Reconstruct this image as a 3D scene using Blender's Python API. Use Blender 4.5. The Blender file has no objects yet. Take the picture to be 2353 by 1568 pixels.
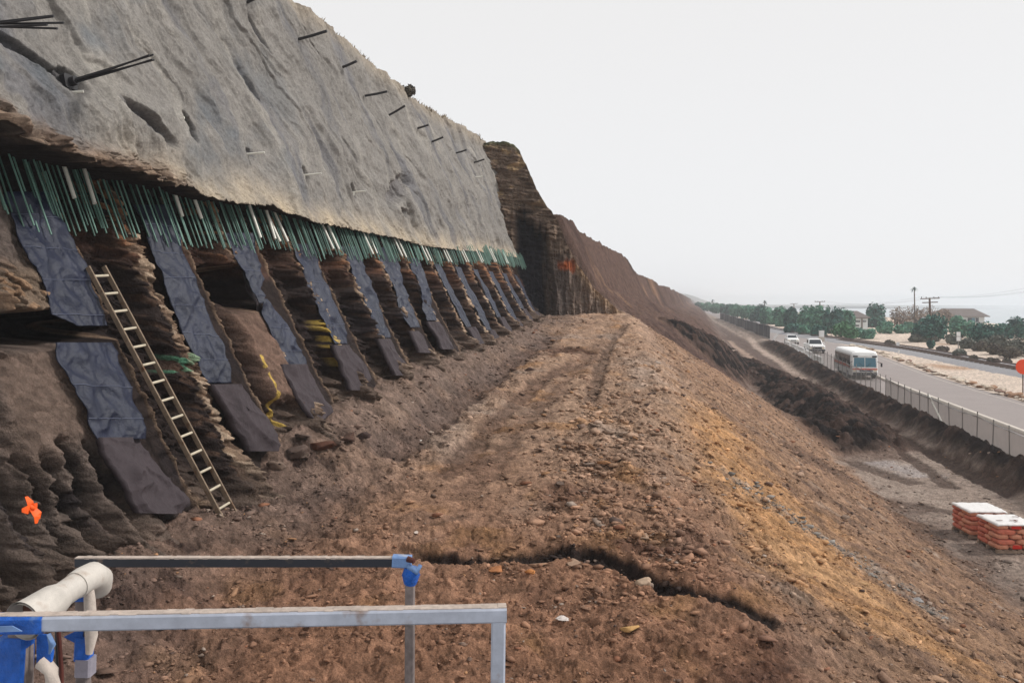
import bpy, math, random
import numpy as np
from mathutils import Vector

R = math.radians
scn = bpy.context.scene
col = scn.collection
random.seed(7)
rng = np.random.default_rng(11)

# ------------------------------------------------------------------ camera, world, sun, exposure
F = 1900.0      # focal length in pixels of the 2352 px wide view
HZ = 692.0      # picture row of the horizon in that view
cam = bpy.data.cameras.new('camera')
cam.sensor_width = 36.0
cam.lens = 36.0 * F / 2352.0
cam.shift_y = -(784.0 - HZ) / 2352.0
cam.clip_start = 0.1
cam.clip_end = 8000.0
camo = bpy.data.objects.new('camera', cam)
camo.rotation_euler = (R(90), 0, 0)
col.objects.link(camo)
scn.camera = camo

SUN_EL, SUN_AZ = 42.0, 86.0      # azimuth from +Y towards +X
w = bpy.data.worlds.new('World')
scn.world = w
w.use_nodes = True
nt = w.node_tree
bg = nt.nodes['Background']
sky = nt.nodes.new('ShaderNodeTexSky')
sky.sky_type = 'NISHITA'
sky.sun_disc = False
sky.sun_elevation = R(SUN_EL)
sky.sun_rotation = R(SUN_AZ)
sky.dust_density = 4.0
# overcast: the Nishita sky is nearly hidden by an even cloud layer, brighter overhead
tc = nt.nodes.new('ShaderNodeTexCoord')
sep = nt.nodes.new('ShaderNodeSeparateXYZ')
nt.links.new(tc.outputs['Generated'], sep.inputs[0])
ramp = nt.nodes.new('ShaderNodeValToRGB')
ramp.color_ramp.elements[0].position = 0.0
ramp.color_ramp.elements[0].color = (9.3, 9.4, 9.6, 1)
ramp.color_ramp.elements[1].position = 0.75
ramp.color_ramp.elements[1].color = (7.6, 7.7, 7.9, 1)
e = ramp.color_ramp.elements.new(0.33)
e.color = (9.0, 8.92, 8.88, 1)
nt.links.new(sep.outputs['Z'], ramp.inputs[0])
mixw = nt.nodes.new('ShaderNodeMix')
mixw.data_type = 'RGBA'
mixw.inputs['Factor'].default_value = 0.94
nt.links.new(sky.outputs[0], mixw.inputs['A'])
nt.links.new(ramp.outputs[0], mixw.inputs['B'])
nt.links.new(mixw.outputs['Result'], bg.inputs['Color'])
bg.inputs['Strength'].default_value = 0.1

sun = bpy.data.lights.new('sun', 'SUN')
sun.energy = 2.7
sun.angle = R(10)
sun.color = (1.0, 0.975, 0.94)
suno = bpy.data.objects.new('sun', sun)
sd = Vector((math.sin(R(SUN_AZ)) * math.cos(R(SUN_EL)), math.cos(R(SUN_AZ)) * math.cos(R(SUN_EL)), math.sin(R(SUN_EL))))
suno.rotation_euler = (-sd).to_track_quat('-Z', 'Y').to_euler()
col.objects.link(suno)

scn.view_settings.view_transform = 'Standard'
scn.view_settings.look = 'None'
scn.view_settings.exposure = 0.0
scn.view_settings.gamma = 1.0
scn.cycles.max_bounces = 5
scn.cycles.diffuse_bounces = 3
scn.cycles.glossy_bounces = 2
scn.cycles.transmission_bounces = 3
scn.cycles.transparent_max_bounces = 12
scn.cycles.volume_bounces = 1

# ------------------------------------------------------------------ small helpers
def lin(c):
    c = np.asarray(c, float) / 255.0
    return np.where(c <= 0.04045, c / 12.92, ((c + 0.055) / 1.055) ** 2.4)

def alb(r, g, b, k=1.0):
    """seen sRGB colour -> base colour, given the light level of the place"""
    return np.clip(lin((r, g, b)) / 1.15 * k, 0.004, 0.86)

def tag(o, label=None, cat=None, group=None, kind=None):
    if label: o['label'] = label
    if cat: o['category'] = cat
    if group: o['group'] = group
    if kind: o['kind'] = kind
    return o

def empty(name, loc, label, cat, group=None, rz=0.0):
    o = bpy.data.objects.new(name, None)
    o.empty_display_size = 0.2
    o.location = loc
    o.rotation_euler = (0, 0, rz)
    col.objects.link(o)
    return tag(o, label, cat, group)

def link_mesh(name, me, mat=None, parent=None):
    o = bpy.data.objects.new(name, me)
    if mat is not None:
        me.materials.append(mat)
    if parent is not None:
        o.parent = parent
    col.objects.link(o)
    return o

def np_mesh(name, V, Q, mat=None, parent=None, smooth=False, cols=None):
    """V (n,3), Q (m,k) faces of one size -> object"""
    V = np.ascontiguousarray(V, np.float32)
    Q = np.ascontiguousarray(Q, np.int32)
    me = bpy.data.meshes.new(name)
    me.vertices.add(len(V))
    me.vertices.foreach_set('co', V.ravel())
    k = Q.shape[1]
    me.loops.add(Q.size)
    me.loops.foreach_set('vertex_index', Q.ravel())
    me.polygons.add(len(Q))
    me.polygons.foreach_set('loop_start', np.arange(0, Q.size, k, dtype=np.int32))
    me.polygons.foreach_set('loop_total', np.full(len(Q), k, np.int32))
    if smooth:
        me.polygons.foreach_set('use_smooth', np.ones(len(Q), bool))
    me.update()
    me.validate()
    if cols is not None:
        a = me.color_attributes.new('Col', 'FLOAT_COLOR', 'POINT')
        c = np.ones((len(V), 4), np.float32)
        c[:, :3] = cols
        a.data.foreach_set('color', c.ravel())
    return link_mesh(name, me, mat, parent)

def grid_faces(nr, nc, flip=False):
    i = np.arange(nr - 1)[:, None] * nc + np.arange(nc - 1)[None, :]
    q = np.stack([i, i + 1, i + nc + 1, i + nc], -1).reshape(-1, 4)
    return q[:, ::-1] if flip else q

class MB:
    """collects boxes, tubes, prisms and turns them into one mesh object"""
    def __init__(s):
        s.v, s.f, s.sm = [], [], []
    def add(s, vs, fs, smooth=False):
        b = len(s.v)
        s.v += [tuple(x) for x in vs]
        s.f += [tuple(b + i for i in f) for f in fs]
        s.sm += [smooth] * len(fs)
        return s
    def box(s, c, d, rz=0.0):
        c = Vector(c)
        hx, hy, hz = d[0] / 2, d[1] / 2, d[2] / 2
        cs, sn = math.cos(rz), math.sin(rz)
        vs = []
        for z in (-hz, hz):
            for x, y in ((-hx, -hy), (hx, -hy), (hx, hy), (-hx, hy)):
                vs.append((c.x + x * cs - y * sn, c.y + x * sn + y * cs, c.z + z))
        return s.add(vs, [(3, 2, 1, 0), (4, 5, 6, 7), (0, 1, 5, 4), (1, 2, 6, 5), (2, 3, 7, 6), (3, 0, 4, 7)])
    def bar(s, a, b, wd, ht, up=(0, 0, 1), bev=0.0):
        """square bar from a to b, with small chamfers"""
        a, b = Vector(a), Vector(b)
        d = (b - a).normalized()
        x = d.cross(Vector(up)).normalized()
        y = x.cross(d).normalized()
        hw, hh = wd / 2, ht / 2
        bv = bev or min(wd, ht) * 0.12
        prof = [(-hw + bv, -hh), (hw - bv, -hh), (hw, -hh + bv), (hw, hh - bv), (hw - bv, hh), (-hw + bv, hh), (-hw, hh - bv), (-hw, -hh + bv)]
        n = len(prof)
        vs = [a + x * p + y * q for p, q in prof] + [b + x * p + y * q for p, q in prof]
        fs = [(i, (i + 1) % n, (i + 1) % n + n, i + n) for i in range(n)] + [tuple(range(n))[::-1], tuple(range(n, 2 * n))]
        return s.add(vs, fs)
    def tube(s, pts, r, n=10, cap=True):
        pts = [Vector(p) for p in pts]
        rs = r if isinstance(r, (list, tuple)) else [r] * len(pts)
        vs, fs = [], []
        ref = Vector((0, 0, 1))
        for i, p in enumerate(pts):
            d = (pts[min(i + 1, len(pts) - 1)] - pts[max(i - 1, 0)]).normalized()
            if abs(d.dot(ref)) > 0.97:
                x = d.cross(Vector((0, 1, 0))).normalized()
            else:
                x = d.cross(ref).normalized()
            y = x.cross(d)
            for k in range(n):
                a = 2 * math.pi * k / n
                vs.append(p + (x * math.cos(a) + y * math.sin(a)) * rs[i])
        for i in range(len(pts) - 1):
            for k in range(n):
                fs.append((i * n + k, i * n + (k + 1) % n, (i + 1) * n + (k + 1) % n, (i + 1) * n + k))
        s.add(vs, fs, True)
        if cap:
            s.add(vs[:n], [tuple(range(n))[::-1]])
            s.add(vs[-n:], [tuple(range(n))])
        return s
    def prism(s, poly, a, b):
        """poly: list of 3D points (planar); extruded by vector a->b difference"""
        d = Vector(b) - Vector(a)
        n = len(poly)
        vs = [Vector(p) for p in poly] + [Vector(p) + d for p in poly]
        return s.add(vs, [tuple(range(n))[::-1], tuple(range(n, 2 * n))] + [(i, (i + 1) % n, (i + 1) % n + n, i + n) for i in range(n)])
    def build(s, name, mat, parent=None):
        me = bpy.data.meshes.new(name)
        me.from_pydata(s.v, [], s.f)
        me.polygons.foreach_set('use_smooth', s.sm)
        me.update()
        return link_mesh(name, me, mat, parent)

def copy_tree(o, parent=None):
    c = o.copy()
    col.objects.link(c)
    c.parent = parent
    for ch in o.children:
        copy_tree(ch, c)
    return c

# ------------------------------------------------------------------ noise
def _h(ix, iy, s):
    n = (ix.astype(np.uint32) * np.uint32(374761393) + iy.astype(np.uint32) * np.uint32(668265263) + np.uint32((s * 2246822519) & 0xffffffff))
    n = (n ^ (n >> np.uint32(13))) * np.uint32(1274126177)
    n = (n ^ (n >> np.uint32(15))) * np.uint32(2246822519)
    n = n ^ (n >> np.uint32(16))
    return n.astype(np.float64) / 4294967295.0

def gn(x, y, s=0):
    """2D gradient noise about -1..1"""
    x0 = np.floor(x); y0 = np.floor(y)
    fx = x - x0; fy = y - y0
    ix = x0.astype(np.int64); iy = y0.astype(np.int64)
    ux = fx * fx * fx * (fx * (fx * 6 - 15) + 10)
    uy = fy * fy * fy * (fy * (fy * 6 - 15) + 10)
    def g(dx, dy):
        a = _h(ix + dx, iy + dy, s) * (2 * math.pi)
        return np.cos(a) * (fx - dx) + np.sin(a) * (fy - dy)
    return ((g(0, 0) * (1 - ux) + g(1, 0) * ux) * (1 - uy) + (g(0, 1) * (1 - ux) + g(1, 1) * ux) * uy) * 1.5

def fbm(x, y, s=0, o=5, gain=0.5):
    t = np.zeros(np.shape(x)); a = 1.0; n = 0.0
    for k in range(o):
        t = t + a * gn(x, y, s + k * 17)
        n += a; a *= gain
        x, y = (x * 1.66 - y * 1.17) + 3.7, (x * 1.17 + y * 1.66) - 1.9
    return t / n * 1.6

def worley(x, y, s=0):
    """distance to the nearest and second nearest cell point, random value of the cell"""
    x0 = np.floor(x); y0 = np.floor(y)
    ix = x0.astype(np.int64); iy = y0.astype(np.int64)
    f1 = np.full(np.shape(x), 9.0); f2 = f1.copy(); cid = np.zeros(np.shape(x))
    for dx in (-1, 0, 1):
        for dy in (-1, 0, 1):
            px_ = x0 + dx + _h(ix + dx, iy + dy, s)
            py_ = y0 + dy + _h(ix + dx, iy + dy, s + 1)
            d = np.hypot(px_ - x, py_ - y)
            c = _h(ix + dx, iy + dy, s + 2)
            m = d < f1
            f2 = np.where(m, f1, np.minimum(f2, d))
            cid = np.where(m, c, cid)
            f1 = np.where(m, d, f1)
    return f1, f2, cid

def chips(x, y, s=0):
    """broken facets: every cell is a little tilted plane"""
    x0 = np.floor(x); y0 = np.floor(y)
    ix = x0.astype(np.int64); iy = y0.astype(np.int64)
    f1 = np.full(np.shape(x), 9.0); hh = np.zeros(np.shape(x)); cid = np.zeros(np.shape(x))
    for dx in (-1, 0, 1):
        for dy in (-1, 0, 1):
            ex = x - (x0 + dx + _h(ix + dx, iy + dy, s)); ey = y - (y0 + dy + _h(ix + dx, iy + dy, s + 1))
            d = np.abs(ex) * .9 + np.abs(ey) * 1.1 + .35 * np.hypot(ex, ey)
            c = _h(ix + dx, iy + dy, s + 2)
            t = (c - .5) * .8 + (_h(ix + dx, iy + dy, s + 3) - .5) * 1.5 * ex + (_h(ix + dx, iy + dy, s + 4) - .5) * 1.5 * ey
            m = d < f1
            hh = np.where(m, t, hh); cid = np.where(m, c, cid); f1 = np.where(m, d, f1)
    return hh, cid

def sst(a, b, x):
    t = np.clip((x - a) / (b - a), 0, 1)
    return t * t * (3 - 2 * t)

def dome(f, r): return np.clip(1 - (f / r) ** 2, 0, 1)

def smin(a, b, k):
    h = np.clip(0.5 + 0.5 * (b - a) / k, 0, 1)
    return b * (1 - h) + a * h - k * h * (1 - h)

def smax(a, b, k):
    return -smin(-a, -b, k)

def dist_poly(x, y, P):
    """distance of points to a polyline in plan, and position along it 0..1"""
    best = np.full(np.shape(x), 1e9); par = np.zeros(np.shape(x))
    n = len(P) - 1
    for i in range(n):
        ax, ay = P[i][:2]; bx, by = P[i + 1][:2]
        dx, dy = bx - ax, by - ay
        t = np.clip(((x - ax) * dx + (y - ay) * dy) / (dx * dx + dy * dy + 1e-9), 0, 1)
        d = np.hypot(x - ax - t * dx, y - ay - t * dy)
        m = d < best
        best = np.where(m, d, best); par = np.where(m, (i + t) / n, par)
    return best, par

# ------------------------------------------------------------------ materials
MATS = {}
def mat(name, base, rough=0.8, bump=None, var=None, spec=0.3, metal=0.0, attr=False, stain=None):
    """base: linear colour; var=(scale, amount) noise in value; bump=[(scale, strength, distance), ...]"""
    m = bpy.data.materials.new(name)
    m.use_nodes = True
    t = m.node_tree
    b = t.nodes['Principled BSDF']
    b.inputs['Roughness'].default_value = rough
    b.inputs['Specular IOR Level'].default_value = spec
    b.inputs['Metallic'].default_value = metal
    geo = t.nodes.new('ShaderNodeTexCoord')
    vec = geo.outputs['Object']
    if attr:
        a = t.nodes.new('ShaderNodeAttribute'); a.attribute_name = 'Col'
        c = a.outputs['Color']
    else:
        r = t.nodes.new('ShaderNodeRGB'); r.outputs[0].default_value = (*base, 1)
        c = r.outputs[0]
    for sc, am in (var or []):
        n = t.nodes.new('ShaderNodeTexNoise')
        n.inputs['Scale'].default_value = sc; n.inputs['Detail'].default_value = 6; n.inputs['Roughness'].default_value = 0.65
        t.links.new(vec, n.inputs['Vector'])
        mr = t.nodes.new('ShaderNodeMapRange')
        mr.inputs['From Min'].default_value = 0.3; mr.inputs['From Max'].default_value = 0.7
        mr.inputs['To Min'].default_value = 1 - am; mr.inputs['To Max'].default_value = 1 + am
        t.links.new(n.outputs['Fac'], mr.inputs['Value'])
        mx = t.nodes.new('ShaderNodeVectorMath'); mx.operation = 'SCALE'
        t.links.new(c, mx.inputs[0]); t.links.new(mr.outputs[0], mx.inputs['Scale'])
        c = mx.outputs[0]
    for sc, lo, hi, cc in (stain or []):
        n = t.nodes.new('ShaderNodeTexNoise')
        n.inputs['Scale'].default_value = sc; n.inputs['Detail'].default_value = 5
        t.links.new(vec, n.inputs['Vector'])
        mr = t.nodes.new('ShaderNodeMapRange')
        mr.inputs['From Min'].default_value = lo; mr.inputs['From Max'].default_value = hi
        t.links.new(n.outputs['Fac'], mr.inputs['Value'])
        mx = t.nodes.new('ShaderNodeMix'); mx.data_type = 'RGBA'
        t.links.new(mr.outputs[0], mx.inputs['Factor']); t.links.new(c, mx.inputs['A'])
        mx.inputs['B'].default_value = (*cc, 1)
        c = mx.outputs['Result']
    t.links.new(c, b.inputs['Base Color'])
    prev = None
    for sc, st, ds in (bump or []):
        n = t.nodes.new('ShaderNodeTexNoise')
        n.inputs['Scale'].default_value = sc; n.inputs['Detail'].default_value = 8; n.inputs['Roughness'].default_value = 0.7
        t.links.new(vec, n.inputs['Vector'])
        bp = t.nodes.new('ShaderNodeBump')
        bp.inputs['Strength'].default_value = st; bp.inputs['Distance'].default_value = ds
        t.links.new(n.outputs['Fac'], bp.inputs['Height'])
        if prev: t.links.new(prev, bp.inputs['Normal'])
        prev = bp.outputs[0]
    if prev: t.links.new(prev, b.inputs['Normal'])
    MATS[name] = m
    return m

M_soil = mat('loose soil', None, 0.95, bump=[(8, 0.8, 0.14), (38, 0.7, 0.04)], var=[(3.1, 0.22), (14, 0.35), (60, 0.35)], spec=0.12, attr=True)
M_wall = mat('cut rock', None, 0.93, bump=[(7, 0.7, 0.10), (28, 0.6, 0.04)], var=[(2.3, 0.2), (11, 0.28), (50, 0.2)], spec=0.15, attr=True)
M_shot = mat('sprayed concrete', None, 0.92, bump=[(4, 0.4, 0.08), (17, 0.6, 0.05), (60, 0.5, 0.02)], var=[(0.7, 0.12), (4, 0.16), (15, 0.22), (40, 0.2)], spec=0.2, attr=True)
M_rock = mat('loose rock', None, 0.9, bump=[(14, 0.6, 0.03)], var=[(9, 0.25)], spec=0.2, attr=True)
M_rod = mat('green epoxy', alb(60, 92, 80), 0.55, var=[(8, 0.3)], spec=0.5)
M_rod2 = mat('pale green epoxy', alb(104, 140, 126), 0.55, var=[(8, 0.25)], spec=0.5)
M_pvc = mat('white pvc', alb(222, 218, 205), 0.4, var=[(9, 0.12)], spec=0.5)
M_sheet = mat('drainage sheet', alb(22, 29, 52), 0.48, bump=[(1.6, 0.7, 0.09), (6, 0.35, 0.03)], var=[(1.5, 0.25), (7, 0.2)], spec=0.42)
M_fab = mat('black filter fabric', alb(66, 57, 60), 0.8, bump=[(3, 0.7, 0.08), (40, 0.3, 0.01)], var=[(2, 0.15), (14, 0.12)], spec=0.3)
M_seam = mat('sheet seam', alb(92, 97, 116), 0.5)
M_strand = mat('dark steel strand', alb(40, 38, 40), 0.55, var=[(10, 0.3)], spec=0.4)
M_wood = mat('weathered ladder wood', alb(128, 110, 92), 0.75, bump=[(30, 0.3, 0.005)], var=[(3, 0.2), (18, 0.25)], stain=[(7, 0.56, 0.72, alb(96, 66, 44))])
M_rung = mat('pale ladder rung', alb(196, 184, 162), 0.6, var=[(9, 0.18)])
M_galv = mat('galvanised steel', alb(176, 180, 192), 0.5, bump=[(24, 0.25, 0.004)], var=[(2.5, 0.1), (14, 0.16)], spec=0.5, metal=0.15, stain=[(9, 0.6, 0.72, alb(132, 104, 84))])
M_dust = mat('dusty rail top', alb(186, 170, 158), 0.9, var=[(12, 0.2), (50, 0.2)], bump=[(60, 0.5, 0.004)])
M_dark = mat('dark painted steel', alb(28, 30, 40), 0.5, var=[(7, 0.3)], spec=0.5, stain=[(16, 0.62, 0.7, alb(92, 76, 66))])
M_post = mat('grey pitted post', alb(128, 116, 112), 0.7, var=[(9, 0.25), (40, 0.25)], bump=[(30, 0.4, 0.005)])
M_tape = mat('blue tape', alb(26, 100, 200), 0.5, bump=[(12, 1.0, 0.03), (40, .6, .01)], var=[(7, 0.25), (24, 0.25)], spec=0.4, stain=[(8, 0.62, 0.72, alb(120, 150, 190))])
M_tape2 = mat('faded blue tape', alb(120, 150, 196), 0.6, bump=[(14, 0.5, 0.012)], var=[(9, 0.25)], stain=[(12, 0.55, 0.65, alb(190, 186, 184))])
M_tapeg = mat('grey tape', alb(158, 152, 162), 0.65, bump=[(22, 0.5, 0.008)], var=[(9, 0.2)])
M_rag = mat('dirty white rag', alb(202, 188, 176), 0.9, bump=[(18, 0.6, 0.012)], var=[(10, 0.25)])
M_pipe = mat('off white pipe', alb(204, 196, 186), 0.5, bump=[(14, 0.25, 0.008)], var=[(4, 0.1), (22, 0.12)], stain=[(11, 0.6, 0.75, alb(150, 126, 106))])
M_pipein = mat('rusty pipe lining', alb(120, 82, 66), 0.8, var=[(12, 0.4)])
M_rust = mat('rusty rod', alb(92, 48, 40), 0.75, var=[(12, 0.35)])
M_orange = mat('orange ribbon', alb(242, 92, 30, 1.2), 0.5, var=[(10, 0.2)])
M_sign = mat('orange sign face', alb(236, 74, 20, 1.1), 0.4)
M_asph = mat('road asphalt', alb(160, 150, 146), 0.9, var=[(0.4, 0.06), (7, 0.08), (60, 0.15)], spec=0.15)
M_white = mat('white paint', alb(252, 251, 248), 0.5, var=[(3, 0.06)])
M_conc = mat('pale kerb concrete', alb(206, 196, 184), 0.85, var=[(2, 0.12), (14, 0.12)])
M_ballast = mat('track ballast', alb(160, 158, 160), 0.95, var=[(2, 0.1), (9, 0.25)], bump=[(5, 0.8, 0.1)])
M_rail = mat('rail steel', alb(98, 78, 70), 0.6, var=[(3, 0.2)])
M_tie = mat('timber sleeper', alb(120, 104, 94), 0.9, var=[(4, 0.25)])
M_glass = mat('dark window glass', alb(42, 48, 56), 0.12, spec=0.6)
M_screen = mat('windscreen glass', alb(58, 118, 138), 0.1, spec=0.7)
M_red = mat('orange red stripe', alb(206, 84, 58), 0.45)
M_navy = mat('navy stripe', alb(58, 62, 92), 0.45)
M_black = mat('black rubber', alb(26, 26, 28), 0.8)
M_lamp = mat('headlamp glass', alb(246, 232, 205), 0.2, spec=0.6)
M_roof = mat('brown shingle roof', alb(116, 106, 102), 0.9, var=[(1.5, 0.15), (9, 0.2)])
M_hwall = mat('white house wall', alb(224, 230, 230), 0.8, var=[(0.8, 0.05)])
M_pole = mat('creosote timber pole', alb(112, 94, 84), 0.9, var=[(2, 0.2)])
M_metal = mat('dull fence metal', alb(150, 146, 142), 0.5, var=[(6, 0.15)], metal=0.2)
M_sea = mat('sea water', alb(172, 184, 190), 0.25, bump=[(0.3, 0.5, 0.4)], spec=0.6)
M_bag = mat('orange cement bag', alb(212, 120, 96), 0.6, bump=[(9, 0.5, 0.02), (30, 0.3, 0.006)], var=[(2.5, 0.16), (12, 0.14)])
M_bagl = mat('pale orange cement bag', alb(222, 152, 122), 0.6, bump=[(9, 0.5, 0.02), (30, 0.3, 0.006)], var=[(2.5, 0.16), (12, 0.14)])
M_mark = mat('red printed panel', alb(214, 50, 34), 0.55, var=[(14, 0.12)])
M_pallet = mat('pallet timber', alb(166, 144, 126), 0.85, var=[(6, 0.25)])
M_cover = mat('white plastic cover', alb(240, 236, 232), 0.4, bump=[(5, 0.5, 0.02)], var=[(4, 0.05)], spec=0.4)
M_wrap = mat('clear wrap edge', alb(204, 178, 172), 0.3)
M_bark = mat('grey bark', alb(92, 78, 68), 0.95, var=[(5, 0.25)])

def screen_mat(name, c, fac):
    """woven mesh too fine to see: lets part of the light through"""
    m = mat(name, c, 0.8, var=[(1.2, 0.12)])
    t = m.node_tree
    b = t.nodes['Principled BSDF']; out = t.nodes['Material Output']
    tr = t.nodes.new('ShaderNodeBsdfTransparent')
    mx = t.nodes.new('ShaderNodeMixShader'); mx.inputs[0].default_value = fac
    t.links.new(tr.outputs[0], mx.inputs[1]); t.links.new(b.outputs[0], mx.inputs[2])
    t.links.new(mx.outputs[0], out.inputs['Surface'])
    return m
M_link = screen_mat('chain link mesh', alb(176, 172, 166), 0.34)
M_shade = screen_mat('grey shade cloth', alb(166, 156, 146), 0.62)
M_bmesh = screen_mat('black privacy mesh', alb(36, 43, 52), 0.93)

def leaf_mat(name, c, c2):
    m = bpy.data.materials.new(name)
    m.use_nodes = True
    t = m.node_tree
    b = t.nodes['Principled BSDF']
    b.inputs['Roughness'].default_value = 0.7
    b.inputs['Specular IOR Level'].default_value = 0.25
    a = t.nodes.new('ShaderNodeAttribute'); a.attribute_name = 'Col'
    mx = t.nodes.new('ShaderNodeMix'); mx.data_type = 'RGBA'
    s = t.nodes.new('ShaderNodeSeparateColor')
    t.links.new(a.outputs['Color'], s.inputs[0])
    t.links.new(s.outputs[0], mx.inputs['Factor'])
    mx.inputs['A'].default_value = (*c, 1); mx.inputs['B'].default_value = (*c2, 1)
    t.links.new(mx.outputs['Result'], b.inputs['Base Color'])
    return m
L_dark = leaf_mat('dark evergreen leaves', (0.012, 0.05, 0.05), (0.07, 0.20, 0.15))
L_mid = leaf_mat('green leaves', (0.035, 0.12, 0.09), (0.16, 0.36, 0.23))
L_bright = leaf_mat('bright green leaves', (0.04, 0.13, 0.06), (0.10, 0.24, 0.11))
L_scrub = leaf_mat('grey green scrub', (0.08, 0.085, 0.07), (0.19, 0.20, 0.16))
L_tan = leaf_mat('dry tan twigs', (0.17, 0.12, 0.09), (0.34, 0.26, 0.19))
L_brush = leaf_mat('brown brush', (0.07, 0.055, 0.045), (0.16, 0.14, 0.10))
L_grass = leaf_mat('dry crest grass', (0.16, 0.12, 0.08), (0.33, 0.27, 0.18))

# ------------------------------------------------------------------ the lie of the land
TT = [5, 9.5, 10.5, 11.7, 12.5, 13.45, 14.3, 15.3, 19.1, 22, 25, 31, 43, 46]
ZT = [-3.3, -3.3, -3.25, -3.15, -3.2, -3.3, -2.85, -2.5, -2.0, -1.92, -1.8, -1.63, -.88, -.85]
def ztoe(t): return np.interp(t, TT, ZT)
K = 0.52
def wallp(t, z, off=0.0):
    """point on the cut wall: t along it, z height, off outwards"""
    s = K * (z - ztoe(t)) - off
    return np.stack([-7.33 + .202 * t - .98 * s, t + .198 * s, z + 0 * t], -1)
def shotp(t, z, off=0.0):
    s = 1.4 + 0.31 * (z - 2) - off
    return np.stack([-7.33 + .202 * t - .98 * s, t + .198 * s, z + 0 * t], -1)
OUT = Vector((.98, -.198, 0))
_tl = np.linspace(5, 48, 9000)
def inv(u, v, off=0.0, fn=wallp):
    """(t, z) of the point on the cut wall (or concrete) seen at u, v"""
    a = (u - 1176) / F; b = (HZ - v) / F
    z = b * _tl
    for _ in range(8):
        P = fn(_tl, z, off); z = b * P[:, 1]
    P = fn(_tl, z, off)
    i = np.argmin(np.abs(P[:, 0] / P[:, 1] - a))
    return float(_tl[i]), float(z[i])

def lat(x, y): return (x - (29.2 + .2 * (y - 47))) / 1.02      # metres to the right of the road's near edge
def low(x, y):
    d = lat(x, y)
    z = -8 + .45 * sst(-6.5, -4.4, d) + .75 * sst(75, 118, y)
    z = z + .35 * sst(9, 22, d) + .3 * sst(24, 50, d)
    c = x - (130 + .12 * (y - 200))
    return z - 9 * sst(0, 45, c)
def bermc(y): return -4.95 - .2 * sst(45, 70, y)
def zbench(y): return -4.6 + .086 * np.clip(y, 2, 46)
def xcrest(y): return np.interp(y, [5, 10, 13, 17, 23.4, 30, 43], [2.9, 2.8, 2.6, 2.9, 4.4, 5.1, 6.3])
def xtoe(y): return np.interp(y, [5, 20.8, 25.3, 40.5, 46], [12, 12.9, 13.6, 15.9, 18])
QX = np.array([-80, -20, -7.96, -7.0, -5.8, -4.1, -1.5, .5, 3.85, 5.2, 14, 90])
QZ = np.array([4.2, 4.6, 5.0, 3.2, .77, -.68, -2.4, -4.1, -6.9, -8.1, -30, -30])
def H0(x, y):
    zl = low(x, y)
    zb = zbench(y); xc = xcrest(y); xt = xtoe(y)
    s = (x + 7.33 - .202 * y) / 1.02
    zb = zb + (ztoe(y) - zb) * (1 - sst(0.0, 1.8, s))
    zs = zbench(y) - (zbench(y) - zl) * (x - xc) / (xt - xc)
    zf = smax(smin(zb, zs, .28), zl, .5)
    q = x - .223 * y - 1.5 * sst(60, 200, y) + 0.5 * np.sin(y * .13) * sst(50, 60, y)
    zn = smax(np.interp(q, QX, QZ), zl, .5)
    zn = np.minimum(zn, 5.2) - (zn > -5) * 0 - 2.0 * sst(46, 150, y) * sst(-5, 2, zn)
    k = sst(47.2, 48.2, y)
    z = zf * (1 - k) + zn * k
    d = lat(x, y)
    z = z + .62 * np.exp(-((d - bermc(y)) / (.62 + .55 * sst(42, 85, y))) ** 2) * (1 - sst(120, 150, y))
    return z
_yy = np.geomspace(3.0, 2500, 6000)
def G(u, v):
    """ground point seen at u, v"""
    x = (u - 1176) / F * _yy; zr = (HZ - v) / F * _yy
    dd = zr - H0(x, _yy)
    i = np.nonzero(dd < 0)[0]
    if len(i) == 0 or i[0] == 0:
        return (float(x[-1]), 2500.0, -8.0)
    i = i[0]
    f = dd[i - 1] / (dd[i - 1] - dd[i])
    y = _yy[i - 1] + f * (_yy[i] - _yy[i - 1])
    return ((u - 1176) / F * y, y, (HZ - v) / F * y)
def GP(*p): return [G(u, v) for u, v in p]

HEAP = GP((1600, 800), (1710, 848), (1820, 905), (1915, 975), (1955, 1025))
CRACK = GP((880, 1258), (1000, 1274), (1060, 1283), (1150, 1282), (1250, 1276), (1350, 1272), (1430, 1295), (1500, 1330), (1560, 1352), (1640, 1372), (1700, 1392), (1760, 1424), (1800, 1446))
TRK1 = GP((1290, 760), (1180, 830), (1080, 900), (960, 990), (860, 1060))
TRK2 = GP((1400, 770), (1310, 860), (1220, 950), (1120, 1070), (1040, 1160))
TRK4 = GP((1340, 815), (1230, 880), (1150, 950), (1075, 1030), (1010, 1110))
TRK3 = GP((1440, 740), (1400, 790), (1375, 850), (1350, 930))
PUD = GP((1235, 800), (1290, 806), (1345, 800))
TANS = GP((1560, 880), (1640, 1010), (1760, 1170), (1880, 1300), (1990, 1400), (2090, 1500))
TANB = GP((1850, 1265), (1900, 1310), (1960, 1370))
GRYS = GP((1640, 1060), (1740, 1140), (1850, 1210), (1960, 1280), (2080, 1370), (2200, 1440))
RUTA = GP((1900, 915), (1949, 945), (2009, 975), (2069, 1011), (2129, 1038), (2189, 1068), (2249, 1098), (2309, 1122), (2352, 1140))
RUTB = GP((1994, 1008), (2069, 1041), (2114, 1068), (2159, 1104), (2189, 1125))
RUTC = GP((1935, 1052), (2009, 1080), (2069, 1101), (2114, 1113))
RUTD = GP((2099, 1158), (2159, 1173), (2196, 1182))
BLUE = GP((2010, 1058), (2070, 1075), (2130, 1098))
TOED = GP((1760, 1000), (1860, 1055), (1949, 1098), (1994, 1128), (2054, 1158), (2130, 1230), (2230, 1310), (2352, 1420))
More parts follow.
